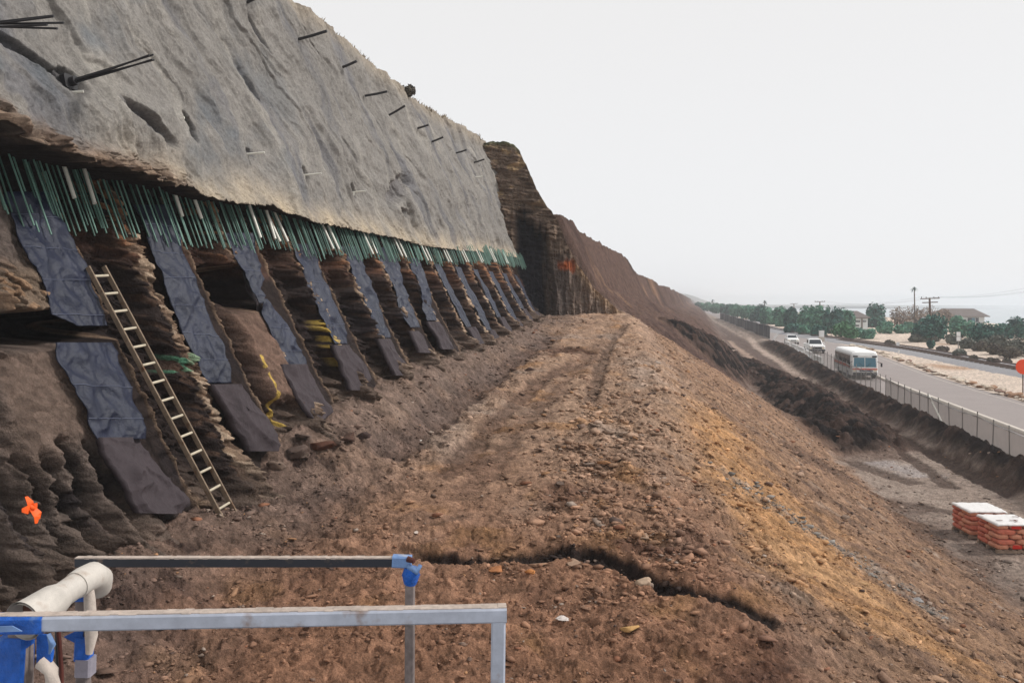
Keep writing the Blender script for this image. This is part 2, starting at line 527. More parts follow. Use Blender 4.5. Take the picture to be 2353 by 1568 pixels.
PATH = GP((1691, 755), (1720, 772), (1738, 798), (1760, 815), (1794, 832), (1820, 856), (1845, 872), (1888, 887), (1960, 935))
PATH2 = GP((1669, 779), (1696, 801), (1717, 817), (1751, 841), (1760, 849))

# ------------------------------------------------------------------ terrain heights with relief, and soil colours
def zones(x, y):
    """masks of the different soils"""
    d = lat(x, y); z = {}
    wob = fbm(x * .45, y * .45, 5, 4)
    wob2 = fbm(x * 1.7, y * 1.7, 9, 4)
    s = (x + 7.33 - .202 * y) / 1.02
    near = 1 - sst(46.6, 48.2, y)
    xc = xcrest(y)
    z['nat'] = (1 - near)
    z['bench'] = near * (1 - sst(-.4, 1.6, x - xc + wob * .9))
    xt = xtoe(y)
    z['slope'] = near * sst(-.4, 1.6, x - xc + wob * .9) * (1 - sst(-.5, .7, x - xt + wob * .8))
    z['berm'] = np.exp(-((d - bermc(y) + wob2 * .22) / (.72 + .80 * sst(42, 85, y))) ** 4) * (1 - sst(125, 150, y))
    dh, _ = dist_poly(x, y, HEAP)
    z['heap'] = 1 - sst(2.2, 3.3, dh + wob * .8 + wob2 * .3)
    q = x - .223 * y
    z['natlow'] = (1 - near) * sst(2.5, 5.5, q + wob) * (1 - z['berm'])
    z['toe'] = near * (1 - sst(.5, 3.0, s + wob * .8)) * (1 - sst(-.2, 1, x - xc))
    def line(name, P, wd, soft=.5, jit=.3):
        dd, par = dist_poly(x, y, P)
        end = sst(0, .08, par) * (1 - sst(.92, 1.0, par))
        z[name] = (1 - sst(wd * (1 - soft), wd * (1 + soft), dd + wob2 * wd * jit + wob * wd * jit)) * end
    line('crack', CRACK, .19, .4, .7); line('crackc', CRACK, .21, .15, .5)
    line('trk1', TRK1, .42, .4, .4); line('trk4', TRK4, .30, .4, .4); Z_t = z['trk4']; line('trk2', TRK2, .34, .6, .6); line('trk3', TRK3, .22, .4, .4); line('pud', PUD, .8, .6, .8)
    line('tans', TANS, 1.35, .8, .5); line('tanb', TANB, .95, .6, .5); line('grys', GRYS, .55, .8, .9)
    line('ruta', RUTA, .50, .25, .4); line('rutb', RUTB, .36, .25, .4); line('rutc', RUTC, .45, .25, .5); line('rutd', RUTD, .3, .7, .6)
    line('blue', BLUE, .9, .7, .5); line('toed', TOED, .8, .8, .8)
    line('path', PATH, .5, .5, .5); line('path2', PATH2, .45, .6, .5)
    z['wob'] = wob; z['wob2'] = wob2; z['d'] = d; z['s'] = s; z['dh'] = dh; z['q'] = q; z['near'] = near
    return z

def Hfull(x, y, Z=None):
    if Z is None: Z = zones(x, y)
    h = H0(x, y)
    r = np.hypot(x, y)
    smooth_ = Z['bench'] * sst(11.5, 15, y) * sst(2.0, 3.2, Z['s']) * (1 - sst(-2.6, -1.2, x - xcrest(y)))
    rough = .60 * Z['bench'] * (1 - .62 * smooth_) + .55 * Z['slope'] + .35 * (1 - Z['bench'] - Z['slope'])
    h = h + .07 * fbm(x * .8, y * .8, 21, 4) * (Z['bench'] + Z['slope'] + .5)
    # clods and broken stone
    f1, f2, cid = worley(x * 3.2 + .3 * gn(x * 5, y * 5, 3), y * 3.2, 31)
    h = h + .065 * dome(f1, .55) * (.3 + cid) * rough * sst(-.35, .5, Z['wob2'] + .25)
    f1, f2, cid2 = worley(x * 8.5, y * 8.5 + .4 * gn(x * 9, y * 9, 4), 41)
    h = h + .036 * dome(f1, .6) * (.2 + 1.2 * cid2) * rough * (1 - sst(22, 40, r))
    h = h + .045 * fbm(x * 3.5, y * 3.5, 51, 4) * rough * 1.6
    wx = x + .05 * gn(x * 6, y * 6, 55); wy = y + .05 * gn(x * 6, y * 6, 56)
    q1, i1 = chips(wx * 2.6 + wy * .7, wy * 3.4 - wx * .6, 57); q2, i2 = chips(wx * 6.3, wy * 7.2 + wx * 1.1, 63)
    q3, i3 = chips(wx * 13 + wy * 2, wy * 14, 67)
    patch = .45 + .75 * sst(-.4, .5, Z['wob2'] + .4 * Z['wob'])
    h = h + (.060 * q1 * sst(-.1, .6, Z['wob2']) + .045 * q2 + .024 * q3 * (1 - sst(15, 24, r))) * rough * patch * 1.5
    cid2 = .5 * cid2 + .5 * i2; cid = .5 * cid + .5 * i3
    # lumpy spoil in the berm, the heap and the old slope
    g1, g2, gc = worley(x * 1.25 + .3 * gn(x * 2, y * 2, 6), y * 1.25, 61)
    k1, k2, kc = worley(x * 2.9, y * 2.9, 71)
    q0, _i = chips(x * 2.2, y * 2.4, 77)
    lump = .24 * dome(g1, .8) * (.15 + gc) + .13 * dome(k1, .75) * (.15 + kc) + .11 * q0
    h = h + lump * np.clip(Z['berm'] * 1.2 + Z['heap'] * 1.5 + Z['nat'] * (Z['q'] < 5.5) * .75, 0, 1.5)
    h = h + 1.05 * np.exp(-(Z['dh'] / 2.0) ** 2)
    h = h + .12 * Z['nat'] * (Z['q'] < 8) * fbm(x * .16, y * .1, 81, 4)
    # trench, wheel ruts
    h = h - .15 * Z['crack'] - .10 * (Z['trk1'] + .6 * Z['trk2'] + .8 * Z['trk4'] + Z['trk3']) - .05 * Z['pud']
    h = h - .12 * (Z['ruta'] + .6 * Z['rutb'] + .6 * Z['rutc']) + .08 * Z['path']
    return h, (cid, cid2, gc)

def soil_colour(x, y, Z, ids):
    n = x.shape
    wob, wob2 = Z['wob'], Z['wob2']
    cid, cid2, gc = ids
    C = np.zeros(n + (3,))
    C[:] = alb(150, 133, 121)
    def over(c, m):
        m = np.clip(m, 0, 1)[..., None]
        C[:] = C * (1 - m) + np.asarray(c) * m
    over(alb(180, 163, 150), sst(0, .9, wob) * .5)
    over(alb(132, 116, 108), sst(.45, .9, wob2 - .2 * wob) * .5)
    # beyond the road: sand and dry ground
    d = Z['d']
    over(alb(206, 188, 172), sst(5.8, 7.4, d + wob * .7))
    over(alb(176, 146, 122), sst(7.5, 9.5, d) * sst(.25, .7, fbm(x * .06, y * .06, 91, 4)))
    # fill slope
    over(alb(146, 116, 94), Z['slope'])
    over(alb(118, 94, 80), Z['slope'] * sst(.1, .8, wob2))
    over(alb(158, 140, 126), Z['slope'] * sst(.35, .9, fbm(x * .9, y * .9, 95, 4)) * .7)
    over(alb(188, 142, 98), Z['tans'] * .9)
    over(alb(196, 154, 114), Z['tanb'] * .8)
    over(alb(160, 152, 144), Z['grys'] * .6 * sst(-.4, .4, wob2))
    stk = fbm(y * 2.3 + x * .55, x * .32 - y * .1, 121, 4)
    over(alb(172, 138, 110), Z['slope'] * sst(.05, .6, stk) * .45); over(alb(104, 84, 74), Z['slope'] * sst(.1, .6, -stk) * .45)
    # bench: reddish brown near the camera, paler and greyer further away
    fy = sst(9, 20, y + wob * 1.5)
    bc = alb(148, 110, 87) * (1 - fy[..., None]) + alb(166, 136, 114) * fy[..., None]
    m = np.clip(Z['bench'], 0, 1)[..., None]
    C = C * (1 - m) + bc * m
    over(alb(158, 118, 82), Z['bench'] * sst(.15, .8, fbm(x * .7, y * .7, 97, 4)) * .75)
    over(alb(96, 68, 56), Z['bench'] * sst(.1, .75, fbm(x * .55, y * .55, 98, 5)) * (1 - fy * .6) * .9)
    over(alb(168, 146, 130), Z['bench'] * sst(.2, .8, fbm(x * .35 + 5, y * .35, 99, 4)) * fy * .8)
    over(alb(80, 58, 50), np.maximum.reduce([Z['trk1'], Z['trk2'] * .6, Z['trk4'] * .8]) * .75)
    over(alb(84, 68, 60), Z['trk3'] * .6)
    over(alb(80, 54, 44), Z['pud'] * .85)
    over(alb(112, 96, 88), Z['toe'] * .8)
    over(alb(62, 48, 44), Z['toe'] * sst(.1, .6, wob2) * (1 - sst(14, 20, y)) * .8)
    # old slope and the dark spoil
    over(alb(92, 72, 64), Z['nat'] * (1 - sst(2.5, 6, Z['q'] + wob)))
    over(alb(66, 50, 46), Z['nat'] * (1 - sst(2.5, 6, Z['q'])) * sst(0, .7, fbm(x * .35, y * .12, 101, 4)) * .8)
    over(alb(150, 116, 90), Z['nat'] * (1 - sst(-4, 2, Z['q'])) * sst(.3, .8, fbm(x * .22, y * .07, 103, 4)) * .6)
    over(alb(88, 72, 66), Z['natlow'] * (1 - sst(-7.5, -6, d)) * .85 * sst(70, 90, y + 6 * wob))
    over(alb(182, 162, 148), Z['path'] * .9); over(alb(170, 146, 130), Z['path2'] * .8)
    over(alb(98, 78, 68), (1 - sst(2.8, 5.0, Z['dh'] + wob)) * .85); over(alb(27, 21, 20), Z['heap'])
    over(alb(38, 30, 28), Z['berm'])
    over(alb(92, 74, 66), (Z['berm'] + Z['heap']) * sst(.55, .9, gc) * .6)
    over(alb(70, 54, 47), np.maximum.reduce([Z['ruta'], Z['rutb'] * .9, Z['rutc'] * .8, Z['rutd'] * .8]) * .85)
    over(alb(166, 160, 160), Z['blue'] * .5 * (1 - Z['rutb']) * (1 - Z['rutc']))
    over(alb(84, 66, 58), Z['toed'] * .6)
    over(alb(34, 29, 29), Z['crackc'] * .95)
    # stone to stone variation
    C = C * (.70 + .60 * cid2)[..., None] * (.85 + .3 * cid)[..., None]
    C = C * (1 + .30 * np.clip(fbm(x * 2.6, y * 2.6, 119, 4), -1, 1) * (Z['bench'] + Z['slope']))[..., None]
    return np.clip(C * 1.18, .008, .8)

def build_ground():
    az = np.linspace(R(-52), R(52), 1250)
    rr = np.concatenate([np.geomspace(5.2, 62, 830), np.geomspace(62.2, 170, 330), np.geomspace(171.5, 3000, 130)])
    a, r = np.meshgrid(az, rr)
    x = r * np.sin(a); y = r * np.cos(a)
    Z = zones(x, y)
    h, ids = Hfull(x, y, Z)
    C = soil_colour(x, y, Z, ids)
    # hidden strip under the road stays flat
    d = Z['d']
    k = sst(-4.1, -3.4, d) * (1 - sst(7.3, 8.0, d))
    h = h * (1 - k) + (low(x, y) - .06) * k
    V = np.stack([x, y, h], -1).reshape(-1, 3)
    o = np_mesh('ground', V, grid_faces(len(rr), len(az), True), M_soil, smooth=True, cols=C.reshape(-1, 3))
    tag(o, kind='structure')
build_ground()

def Hp(x, y):
    x = np.atleast_1d(np.asarray(x, float)); y = np.atleast_1d(np.asarray(y, float))
    return Hfull(x, y)[0]
def Hs(x, y): return float(Hp(x, y)[0])

# ------------------------------------------------------------------ rocks
def ico(sub=1):
    p = (1 + 5 ** .5) / 2
    v = [(-1, p, 0), (1, p, 0), (-1, -p, 0), (1, -p, 0), (0, -1, p), (0, 1, p), (0, -1, -p), (0, 1, -p), (p, 0, -1), (p, 0, 1), (-p, 0, -1), (-p, 0, 1)]
    f = [(0, 11, 5), (0, 5, 1), (0, 1, 7), (0, 7, 10), (0, 10, 11), (1, 5, 9), (5, 11, 4), (11, 10, 2), (10, 7, 6), (7, 1, 8), (3, 9, 4), (3, 4, 2), (3, 2, 6), (3, 6, 8), (3, 8, 9), (4, 9, 5), (2, 4, 11), (6, 2, 10), (8, 6, 7), (9, 8, 1)]
    v = [np.array(a) / np.linalg.norm(a) for a in v]
    for _ in range(sub):
        c = {}; nf = []
        def mid(a, b):
            k = (min(a, b), max(a, b))
            if k not in c:
                m = v[a] + v[b]; v.append(m / np.linalg.norm(m)); c[k] = len(v) - 1
            return c[k]
        for a, b, d in f:
            ab, bd, da = mid(a, b), mid(b, d), mid(d, a)
            nf += [(a, ab, da), (b, bd, ab), (d, da, bd), (ab, bd, da)]
        f = nf
    return np.array(v), np.array(f)
def rock_shape(seed, sub=1, cuts=9):
    v, f = ico(sub)
    r = np.random.default_rng(seed)
    v = v * (1 + (.26 if sub == 0 else .12) * r.standard_normal(len(v)))[:, None]
    for _ in range(cuts):                       # planar breaks
        n = r.standard_normal(3); n /= np.linalg.norm(n)
        dd = .30 + .42 * r.random()
        k = v @ n
        v = np.where((k > dd)[:, None], v - (k - dd)[:, None] * n, v)
    return v * np.array([1.15, .7 + .25 * r.random(), .24 + .24 * r.random()]), f
SH = [rock_shape(s, 0, 6) for s in range(12)]
SH0 = [rock_shape(s + 30, 0, 5) for s in range(12)]

def rock_cloud(name, x, y, size, colr, shapes, sink=.25, z=None):
    V, Q, CC = [], [], []; base = 0
    z = Hp(x, y) if z is None else z
    r = np.random.default_rng(5)
    for i in range(len(x)):
        v, f = shapes[i % len(shapes)]
        a, b = r.random(2) * 6.28; tl = (r.random() - .5) * .9
        ca, sa = math.cos(a), math.sin(a); ct, st = math.cos(tl), math.sin(tl)
        M = np.array([[ca, -sa, 0], [sa, ca, 0], [0, 0, 1]]) @ np.array([[1, 0, 0], [0, ct, -st], [0, st, ct]])
        V.append((v * size[i]) @ M.T + (x[i], y[i], z[i] + size[i] * (.5 - sink)))
        Q.append(f + base); base += len(v)
        CC.append(np.repeat(colr[i][None], len(v), 0))
    o = np_mesh(name, np.concatenate(V), np.concatenate(Q), M_rock, cols=np.concatenate(CC))
    return o

def scatter():
    n = 210000
    a = rng.uniform(R(-34), R(38), n); r = np.exp(rng.uniform(math.log(6.5), math.log(48), n))
    x = r * np.sin(a); y = r * np.cos(a)
    Z = zones(x, y)
    u = 1176 + F * x / y; v = HZ - F * H0(x, y) / y
    rub = np.exp(-(((u - 1370) / 190) ** 2 + ((v - 990) / 130) ** 2)) + .8 * np.exp(-(((u - 1450) / 260) ** 2 + ((v - 1230) / 150) ** 2))
    p = .16 + .22 * Z['slope'] + .6 * rub * (Z['bench'] + Z['slope']) + .75 * Z['grys'] + .2 * Z['toe'] + .25 * Z['toed'] + .35 * Z['berm']
    p = p * (.25 + 1.3 * sst(-.4, .5, fbm(x * 1.1, y * 1.1, 111, 4))) * (1 - .6 * Z['tanb']) * (1 - .6 * Z['ruta']) * (1 - Z['crack'] * .7)
    p = p * (1 - .7 * sst(11.5, 15, y) * sst(2.0, 3.2, Z['s']) * (1 - sst(-2.6, -1.2, x - xcrest(y))))
    p = np.where(Z['near'] < .5, .1, p)
    p = np.where((Z['s'] < .1) | (Z['d'] > -3.9), 0, p)
    k = rng.random(n) < p * .8
    x, y, u, v, rub = x[k], y[k], u[k], v[k], rub[k]
    Zk = {q: w_[k] for q, w_ in Z.items()}
    size = np.exp(rng.normal(math.log(.018), .6, len(x))) * (1 + .75 * rub) * (.65 + .035 * np.hypot(x, y))
    size = np.clip(size, .008, .15)
    h, ids = Hfull(x, y, Zk)
    c = soil_colour(x, y, Zk, ids) * rng.uniform(.62, 1.22, len(x))[:, None]
    pal = np.array([alb(150, 130, 116), alb(128, 104, 90), alb(170, 152, 138), alb(176, 132, 96), alb(96, 78, 70), alb(150, 104, 80)])
    mk = rng.random(len(x)) < .11
    c[mk] = (pal[rng.integers(0, len(pal), len(x))] * rng.uniform(.8, 1.15, len(x))[:, None])[mk]
    gs = (Zk['grys'] > .3)
    gs &= rng.random(len(x)) < .6
    c[gs] = alb(158, 150, 142) * rng.uniform(.45, 1.15, gs.sum())[:, None]
    near = np.hypot(x, y) < 17
    o = rock_cloud('gravel', x[near], y[near], size[near], c[near], SH, z=h[near])
    tag(o, 'small broken stones scattered over the near bench and slope', 'gravel', kind='stuff')
    o = rock_cloud('rubble', x[~near], y[~near], size[~near], c[~near], SH0, z=h[~near])
    tag(o, 'broken stones scattered over the far bench, slope and spoil', 'rubble', kind='stuff')
scatter()

ROCKSH = [rock_shape(s + 60, 2, 9) for s in range(6)]
def big_rock(u, v, wpx, c, label, group=None, flat=.6, k=0, name='rock', sink=.3, cat='rock', mt=None):
    x, y, z = G(u, v)
    sz = wpx * y / F / 2
    vv, f = ROCKSH[k % 6]
    z = Hs(x, y)
    a = (k * 1.7) % 6.28
    M = np.array([[math.cos(a), -math.sin(a), 0], [math.sin(a), math.cos(a), 0], [0, 0, 1]])
    V = (vv * (sz, sz, sz * flat / .6)) @ M.T
    o = np_mesh(name, V, f, mt or M_rock, cols=np.repeat(np.asarray(c)[None], len(V), 0))
    o.location = (x, y, z + sz * flat * (.8 - sink))
    return tag(o, label, cat, group)
big_rock(1325, 1303, 62, alb(168, 138, 116), 'flat pale brown slab of rock on the near lip of the dark trench', flat=.35, k=1)
big_rock(1237, 1305, 40, alb(158, 124, 100), 'smaller flat rock just left of the big slab at the trench', flat=.4, k=2)
big_rock(1215, 1338, 36, alb(196, 130, 78), 'orange topped rock casting a dark hollow below the trench', flat=.8, k=3)
big_rock(1145, 1320, 44, alb(176, 118, 78), 'orange brown rock left of the orange topped rock', flat=.45, k=4)
big_rock(1290, 1435, 34, alb(226, 214, 206), 'white scrap of broken stone on the red soil', flat=.3, k=5)
big_rock(1470, 1345, 44, alb(186, 160, 136), 'pale rounded rock at the bend of the dark trench', flat=.9, k=0)
big_rock(1290, 1125, 34, alb(118, 98, 86), 'dark brown rock alone in the middle of the bench', flat=.6, k=1)
big_rock(1448, 1458, 42, alb(200, 158, 104), 'yellowish rock on the near right of the bench', flat=.7, k=2)
big_rock(1342, 1400, 36, alb(150, 116, 94), 'brown rock right of the white scrap', flat=.5, k=3)
big_rock(1480, 1235, 44, alb(158, 132, 112), 'flat grey brown rock beyond the trench bend', flat=.4, k=4)
big_rock(1215, 850, 26, alb(92, 72, 64), 'small dark clod on the far part of the bench', flat=.8, k=5)
big_rock(960, 1006, 16, alb(232, 226, 218), 'small white scrap beside the wheel track', flat=.35, k=0)
big_rock(958, 1222, 20, alb(224, 206, 192), 'small white stone left of centre near the rear rail', flat=.5, k=1)
big_rock(1980, 1345, 30, alb(188, 150, 110), 'tan rock low on the fill slope', flat=.5, k=3)
big_rock(2110, 1378, 34, alb(150, 146, 144), 'grey slab of rock low in the grey stone streak', flat=.4, k=4)
big_rock(1657, 811, 24, alb(178, 162, 150), 'pale boulder high on the dark soil heap', flat=.6, k=1)
big_rock(1683, 834, 18, alb(172, 154, 142), 'second pale boulder lower on the dark soil heap', flat=.6, k=2)
for i, (u, v, s_, c) in enumerate([(672, 1045, 60, (96, 80, 72)), (705, 1055, 52, (112, 94, 84)), (740, 1040, 56, (92, 62, 50)), (770, 1030, 58, (98, 80, 70)), (805, 1020, 50, (88, 66, 56)), (832, 1012, 46, (70, 54, 50)), (640, 1075, 48, (118, 100, 88)), (695, 1025, 46, (108, 92, 84))]):
    big_rock(u, v, s_, alb(*c), 'dark broken boulder in the pile at the foot of the cut wall', 'boulders piled at the foot of the wall', flat=.8, k=i)

# ------------------------------------------------------------------ cut wall with ribs
TC = [11.93, 14.45, 16.88, 19.35, 21.95, 24.55, 27.0, 29.55, 32.1, 34.6, 37.1, 39.6, 42.0]
HOLE1 = inv(548, 668); HOLE2 = inv(70, 752); HOLE3 = inv(190, 758)
SANDL = [inv(*p) for p in ((60, 900), (150, 960), (190, 1060))]
def wall_relief(t, z):
    """outward relief of the cut wall and its colours"""
    j1 = gn(z * 2.2, t * .8, 201); j2 = gn(z * 7.0, t * 2.5, 203)
    prev = np.zeros_like(t)
    for c in TC: prev = np.where(t >= c, c, prev)
    nxt = np.full_like(t, 99.)
    for c in TC[::-1]: nxt = np.where(t < c, c, nxt)
    a = np.where(prev > 0, t - prev, 9.0)           # distance after the last strip
    b = nxt - t                                     # distance before the next strip
    hid = (a < .50) | (b < .50)
    a = a + .05 * j1 + .03 * j2; bb = b + .09 * j1 + .06 * j2
    rib = sst(.545, .575, bb) * (1 - sst(.92, 1.06, bb + .12 * gn(z * 3, t, 205)))
    rim = sst(.56, .62, a) * (1 - sst(.68, .80, a))
    mid = sst(.60, .72, a) * sst(.92, 1.06, bb + .12 * gn(z * 3, t, 205))
    left = (t < TC[0] - .5)
    # stacked, broken stone
    f1, f2, ci = worley(t * 6.0 + .5 * gn(z * 5, t * 3, 206), (z + .45 * t) * 11.0 + .9 * gn(t * 4, z * 3, 207), 209)
    g1, g2, gi = worley(t * 3.0, z * 4.6 + .4 * t, 211)
    groove = sst(.02, .20, f2 - f1)
    bed = ci
    rough = fbm(t * 4, z * 4, 215, 5)
    cp, cpi = chips(t * 6.0 + .4 * gn(z * 5, t * 3, 206) + z * 1.2, (z + .5 * t) * 10.0 - t, 245)
    D = .055 * cp * (rib + mid * 1.3) + rib * (.15 + .09 * ci) * (.75 + .25 * groove) * (1 + .35 * gn(t * 2, z * .8, 216)) + .07 * rim * (.5 + .7 * ci) * (.5 + .5 * groove)
    D = D + mid * (-.34 + .20 * np.clip(.7 - g1, 0, 1) + .12 * (ci - .5) * groove + .16 * fbm(t * 1.5, z * 1.2, 213, 4)) + .06 * rough * (rib + mid + rim + left)
    D = D - .45 * (bb < .545) * (bb > .40) * (1 - left) * sst(.0, .1, 1.6 - z)
    # natural broken face left of the first sheet: upright flutes and crevices
    v1, v2, vi = worley(t * 3.6 + z * .35, z * .75, 226); lowz = 1 - sst(-1.3, -.7, z)
    fl = gn(t * 2.6 + z * .12, z * .22, 219)
    lf = .36 * fbm(t * 1.6, z * .34, 217, 4) + lowz * (.07 * v1 + .08 * np.minimum(v2 - v1, .3)) + (1 - lowz) * (.20 * np.clip(.7 - g1, 0, 1) * (.3 + gi) + .10 * (ci - .5) * groove) + .40 * fl + .05 * rough + .03 * cp
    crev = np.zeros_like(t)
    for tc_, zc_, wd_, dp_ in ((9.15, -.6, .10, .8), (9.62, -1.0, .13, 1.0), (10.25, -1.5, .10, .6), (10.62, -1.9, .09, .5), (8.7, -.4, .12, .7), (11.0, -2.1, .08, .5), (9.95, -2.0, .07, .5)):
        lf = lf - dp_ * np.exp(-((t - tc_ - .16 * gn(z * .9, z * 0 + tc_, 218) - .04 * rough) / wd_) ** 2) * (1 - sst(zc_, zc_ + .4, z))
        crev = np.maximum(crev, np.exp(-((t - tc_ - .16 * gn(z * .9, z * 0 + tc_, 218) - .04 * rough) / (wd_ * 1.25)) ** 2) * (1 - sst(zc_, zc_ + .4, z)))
    lf = lf + .08 * fbm(t * 7, z * 6, 246, 5) + .11 * chips(t * 4.5 + z, z * 5.5 - t, 247)[0] + .06 * chips(t * 10 + z, z * 11 - t, 248)[0]
    lf = lf * (1 - .75 * sst(10.5, 11.1, t)) + .12 * sst(10.1, 10.9, t)
    D = np.where(left, lf * (1 - sst(11.30, 11.42, t)), D)
    # cavities
    def ell(c, rt, rz, k=.25):
        e_ = np.hypot((t - c[0]) / rt, (z - c[1]) / rz) + .15 * gn(t * 4, z * 4, 221)
        return 1 - sst(1 - k, 1 + k, e_)
    h1 = ell((HOLE1[0] - .05, HOLE1[1] + .05), .62, .42)
    h2 = np.maximum(ell((10.75, HOLE2[1] - .02), 1.0, .24), ell((11.95, -.40), .75, .20))
    D = D - 1.5 * h1 - 1.5 * h2
    sand1 = sst(15.25, 15.45, t - .0 * z + .06 * j1) * (1 - sst(16.2, 16.32, t)) * (1 - sst(-.35, .05, z)) * sst(-2.1, -1.7, z)
    D = D * (1 - sand1) + sand1 * (.24 - .14 * sst(-.9, .1, z) + .015 * j2 + .03 * rough)
    sand2 = sst(9.7, 10.1, t + .25 * z * 0 + .2 * j1) * (1 - sst(11.32, 11.4, t)) * (1 - sst(-.72, -.5, z + .05 * j1)) * sst(-2.2, -1.5, z + .3 * j1 + (11 - t) * .3)
    D = D * (1 - sand2) + sand2 * (.16 + .02 * j2 + .05 * rough)
    ov = sst(9.9, 10.3, t) * (1 - sst(11.3, 11.42, t)) * sst(-.2, -.12, z) * (1 - sst(.35, .75, z + .2 * j1))
    D = D + .10 * ov + ov * .10 * bed
    # foot of the wall runs out into debris
    foot = 1 - sst(.05, .7, z - ztoe(t) + .25 * fbm(t * 1.3, z, 223, 3))
    foot = foot * (1 - .9 * (a < .70)) * np.where(bb < .54, .15, 1.0)
    D = D + foot * (.22 + .25 * np.clip(.7 - g1, 0, 1) + .08 * fbm(t * 3, z * 3, 225, 4))
    D = np.where(hid, np.minimum(D, .05), D)
    # colours
    C = np.zeros(t.shape + (3,))
    C[:] = alb(56, 46, 43)  # damp brown soil, darkened further so the recesses carry shade in their colour
    def over(c, m):
        m = np.clip(m, 0, 1)[..., None]; C[:] = C * (1 - m) + np.asarray(c) * m
    over(alb(48, 41, 43), sst(.1, .7, fbm(t * .9, z * .9, 231, 4)) * .8)
    over(alb(98, 70, 58), sst(.3, .8, z + .4 * j1) * .6); over(alb(34, 32, 33), sst(1.1, 1.5, z + .15 * j1) * .9 * (1 - .6 * sst(28, 38, t)))  # reddish soil; above it a dark band paints in the overhang's shade
    over(alb(176, 148, 124), np.clip(rib * (1 - sst(.68, .80, bb + .12 * rough)) + rim * .75, 0, 1))  # tan stone kept to rib fronts and rims, painted as if lit
    over(alb(196, 172, 148), rib * (bb < .76) * (bed > .7) * (z < 1.2) * .8); over(alb(110, 86, 72), (rib + rim) * (bed < .3) * .75)
    over(alb(166, 118, 86), rib * sst(.6, 1.2, z) * (bed > .72) * .8)
    over(alb(124, 110, 102), left * 1.0); over(alb(64, 56, 58), left * sst(-.05, .4, gn(t * 2.6 + z * .12 + .4, z * .22, 219) * -1 + .3 * rough) * .85)
    over(alb(150, 132, 120), left * (vi > .6) * lowz * .6); over(alb(30, 28, 31), left * crev * .95)  # crevices also darkened in colour, painted shade on top of their depth
    over(alb(158, 136, 116), left * ov * .9); over(alb(172, 136, 106), left * ov * (bed > .85) * .7)
    over(alb(132, 106, 92), sand1); over(alb(132, 112, 100), sand2)
    over(alb(124, 106, 94), foot * .8)
    # sprayed marks
    yl = rib * sst(.6, .75, bb) * (np.abs(t - 18.45) < .9) * (z < -.42) * (z > -1.45) * sst(-.1, .25, gn(t * 3, z * 2.2, 241) + .25)
    over(alb(214, 180, 84), yl * (bed > .45) * .75)
    yl2 = (np.abs(t - 15.46 - .02 * j1) < .035) * (z < -1.0) * (z > -2.35) * (gn(t * 5, z * 5, 243) > -.45)
    over(alb(222, 186, 92), yl2 * .8)
    gr = rib * (np.abs(t - 13.62) < .35) * (np.abs(z + 1.02) < .15) * (bed > .55) * 1.0
    over(alb(112, 176, 140), gr * .6)
    C = C * (.72 + .54 * ci)[..., None]
    return D, np.clip(C, .008, .8)

def build_wall():
    tt = [7.4]
    while tt[-1] < 44.6: tt.append(tt[-1] + .0105 * (tt[-1] / 12) ** 1.6)
    tt = np.array(tt); n = 430
    f = np.linspace(0, 1, n)
    t, f = np.meshgrid(tt, f)
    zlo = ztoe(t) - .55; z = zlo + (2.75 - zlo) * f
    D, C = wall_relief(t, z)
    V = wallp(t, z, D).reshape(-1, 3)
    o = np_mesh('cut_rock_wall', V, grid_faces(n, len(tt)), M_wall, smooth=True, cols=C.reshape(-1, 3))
    tag(o, 'brown cut rock wall with upright ribs leaning back above the bench', 'rock wall')
build_wall()

# ------------------------------------------------------------------ sprayed concrete face
EDGE = [(0, 285), (20, 300), (40, 322), (110, 352), (200, 378), (300, 398), (400, 425), (428, 432), (480, 455), (540, 470), (610, 470), (650, 490), (700, 505), (800, 525), (900, 545), (960, 560), (1000, 568), (1060, 575), (1120, 580), (1180, 592), (1210, 602)]
TOPL = [(660, 0), (710, 28), (760, 62), (840, 130), (900, 185), (950, 225), (1000, 255), (1060, 290), (1110, 320)]
_e = sorted(inv(u, v, 0, shotp) for u, v in EDGE)
ET = np.array([a for a, b in _e]); EZ = np.array([b for a, b in _e])
_p = sorted(inv(u, v, 0, shotp) for u, v in TOPL)
PT = np.array([a for a, b in _p]); PZ = np.array([b for a, b in _p])
TEND = float(ET[-1])
def zedge(t): return np.interp(t, ET, EZ) + (.05 + .07 * (1 - sst(13, 16, t))) * fbm(t * 2.2, t * 0, 301, 4) + .035 * fbm(t * 9, t * 0, 303, 3)
def ztop(t): return np.interp(t, PT, PZ, left=PZ[0] + .3) + .10 * fbm(t * 1.2, t * 0, 305, 4)
def sinv(u, v): return inv(u, v, 0, shotp)
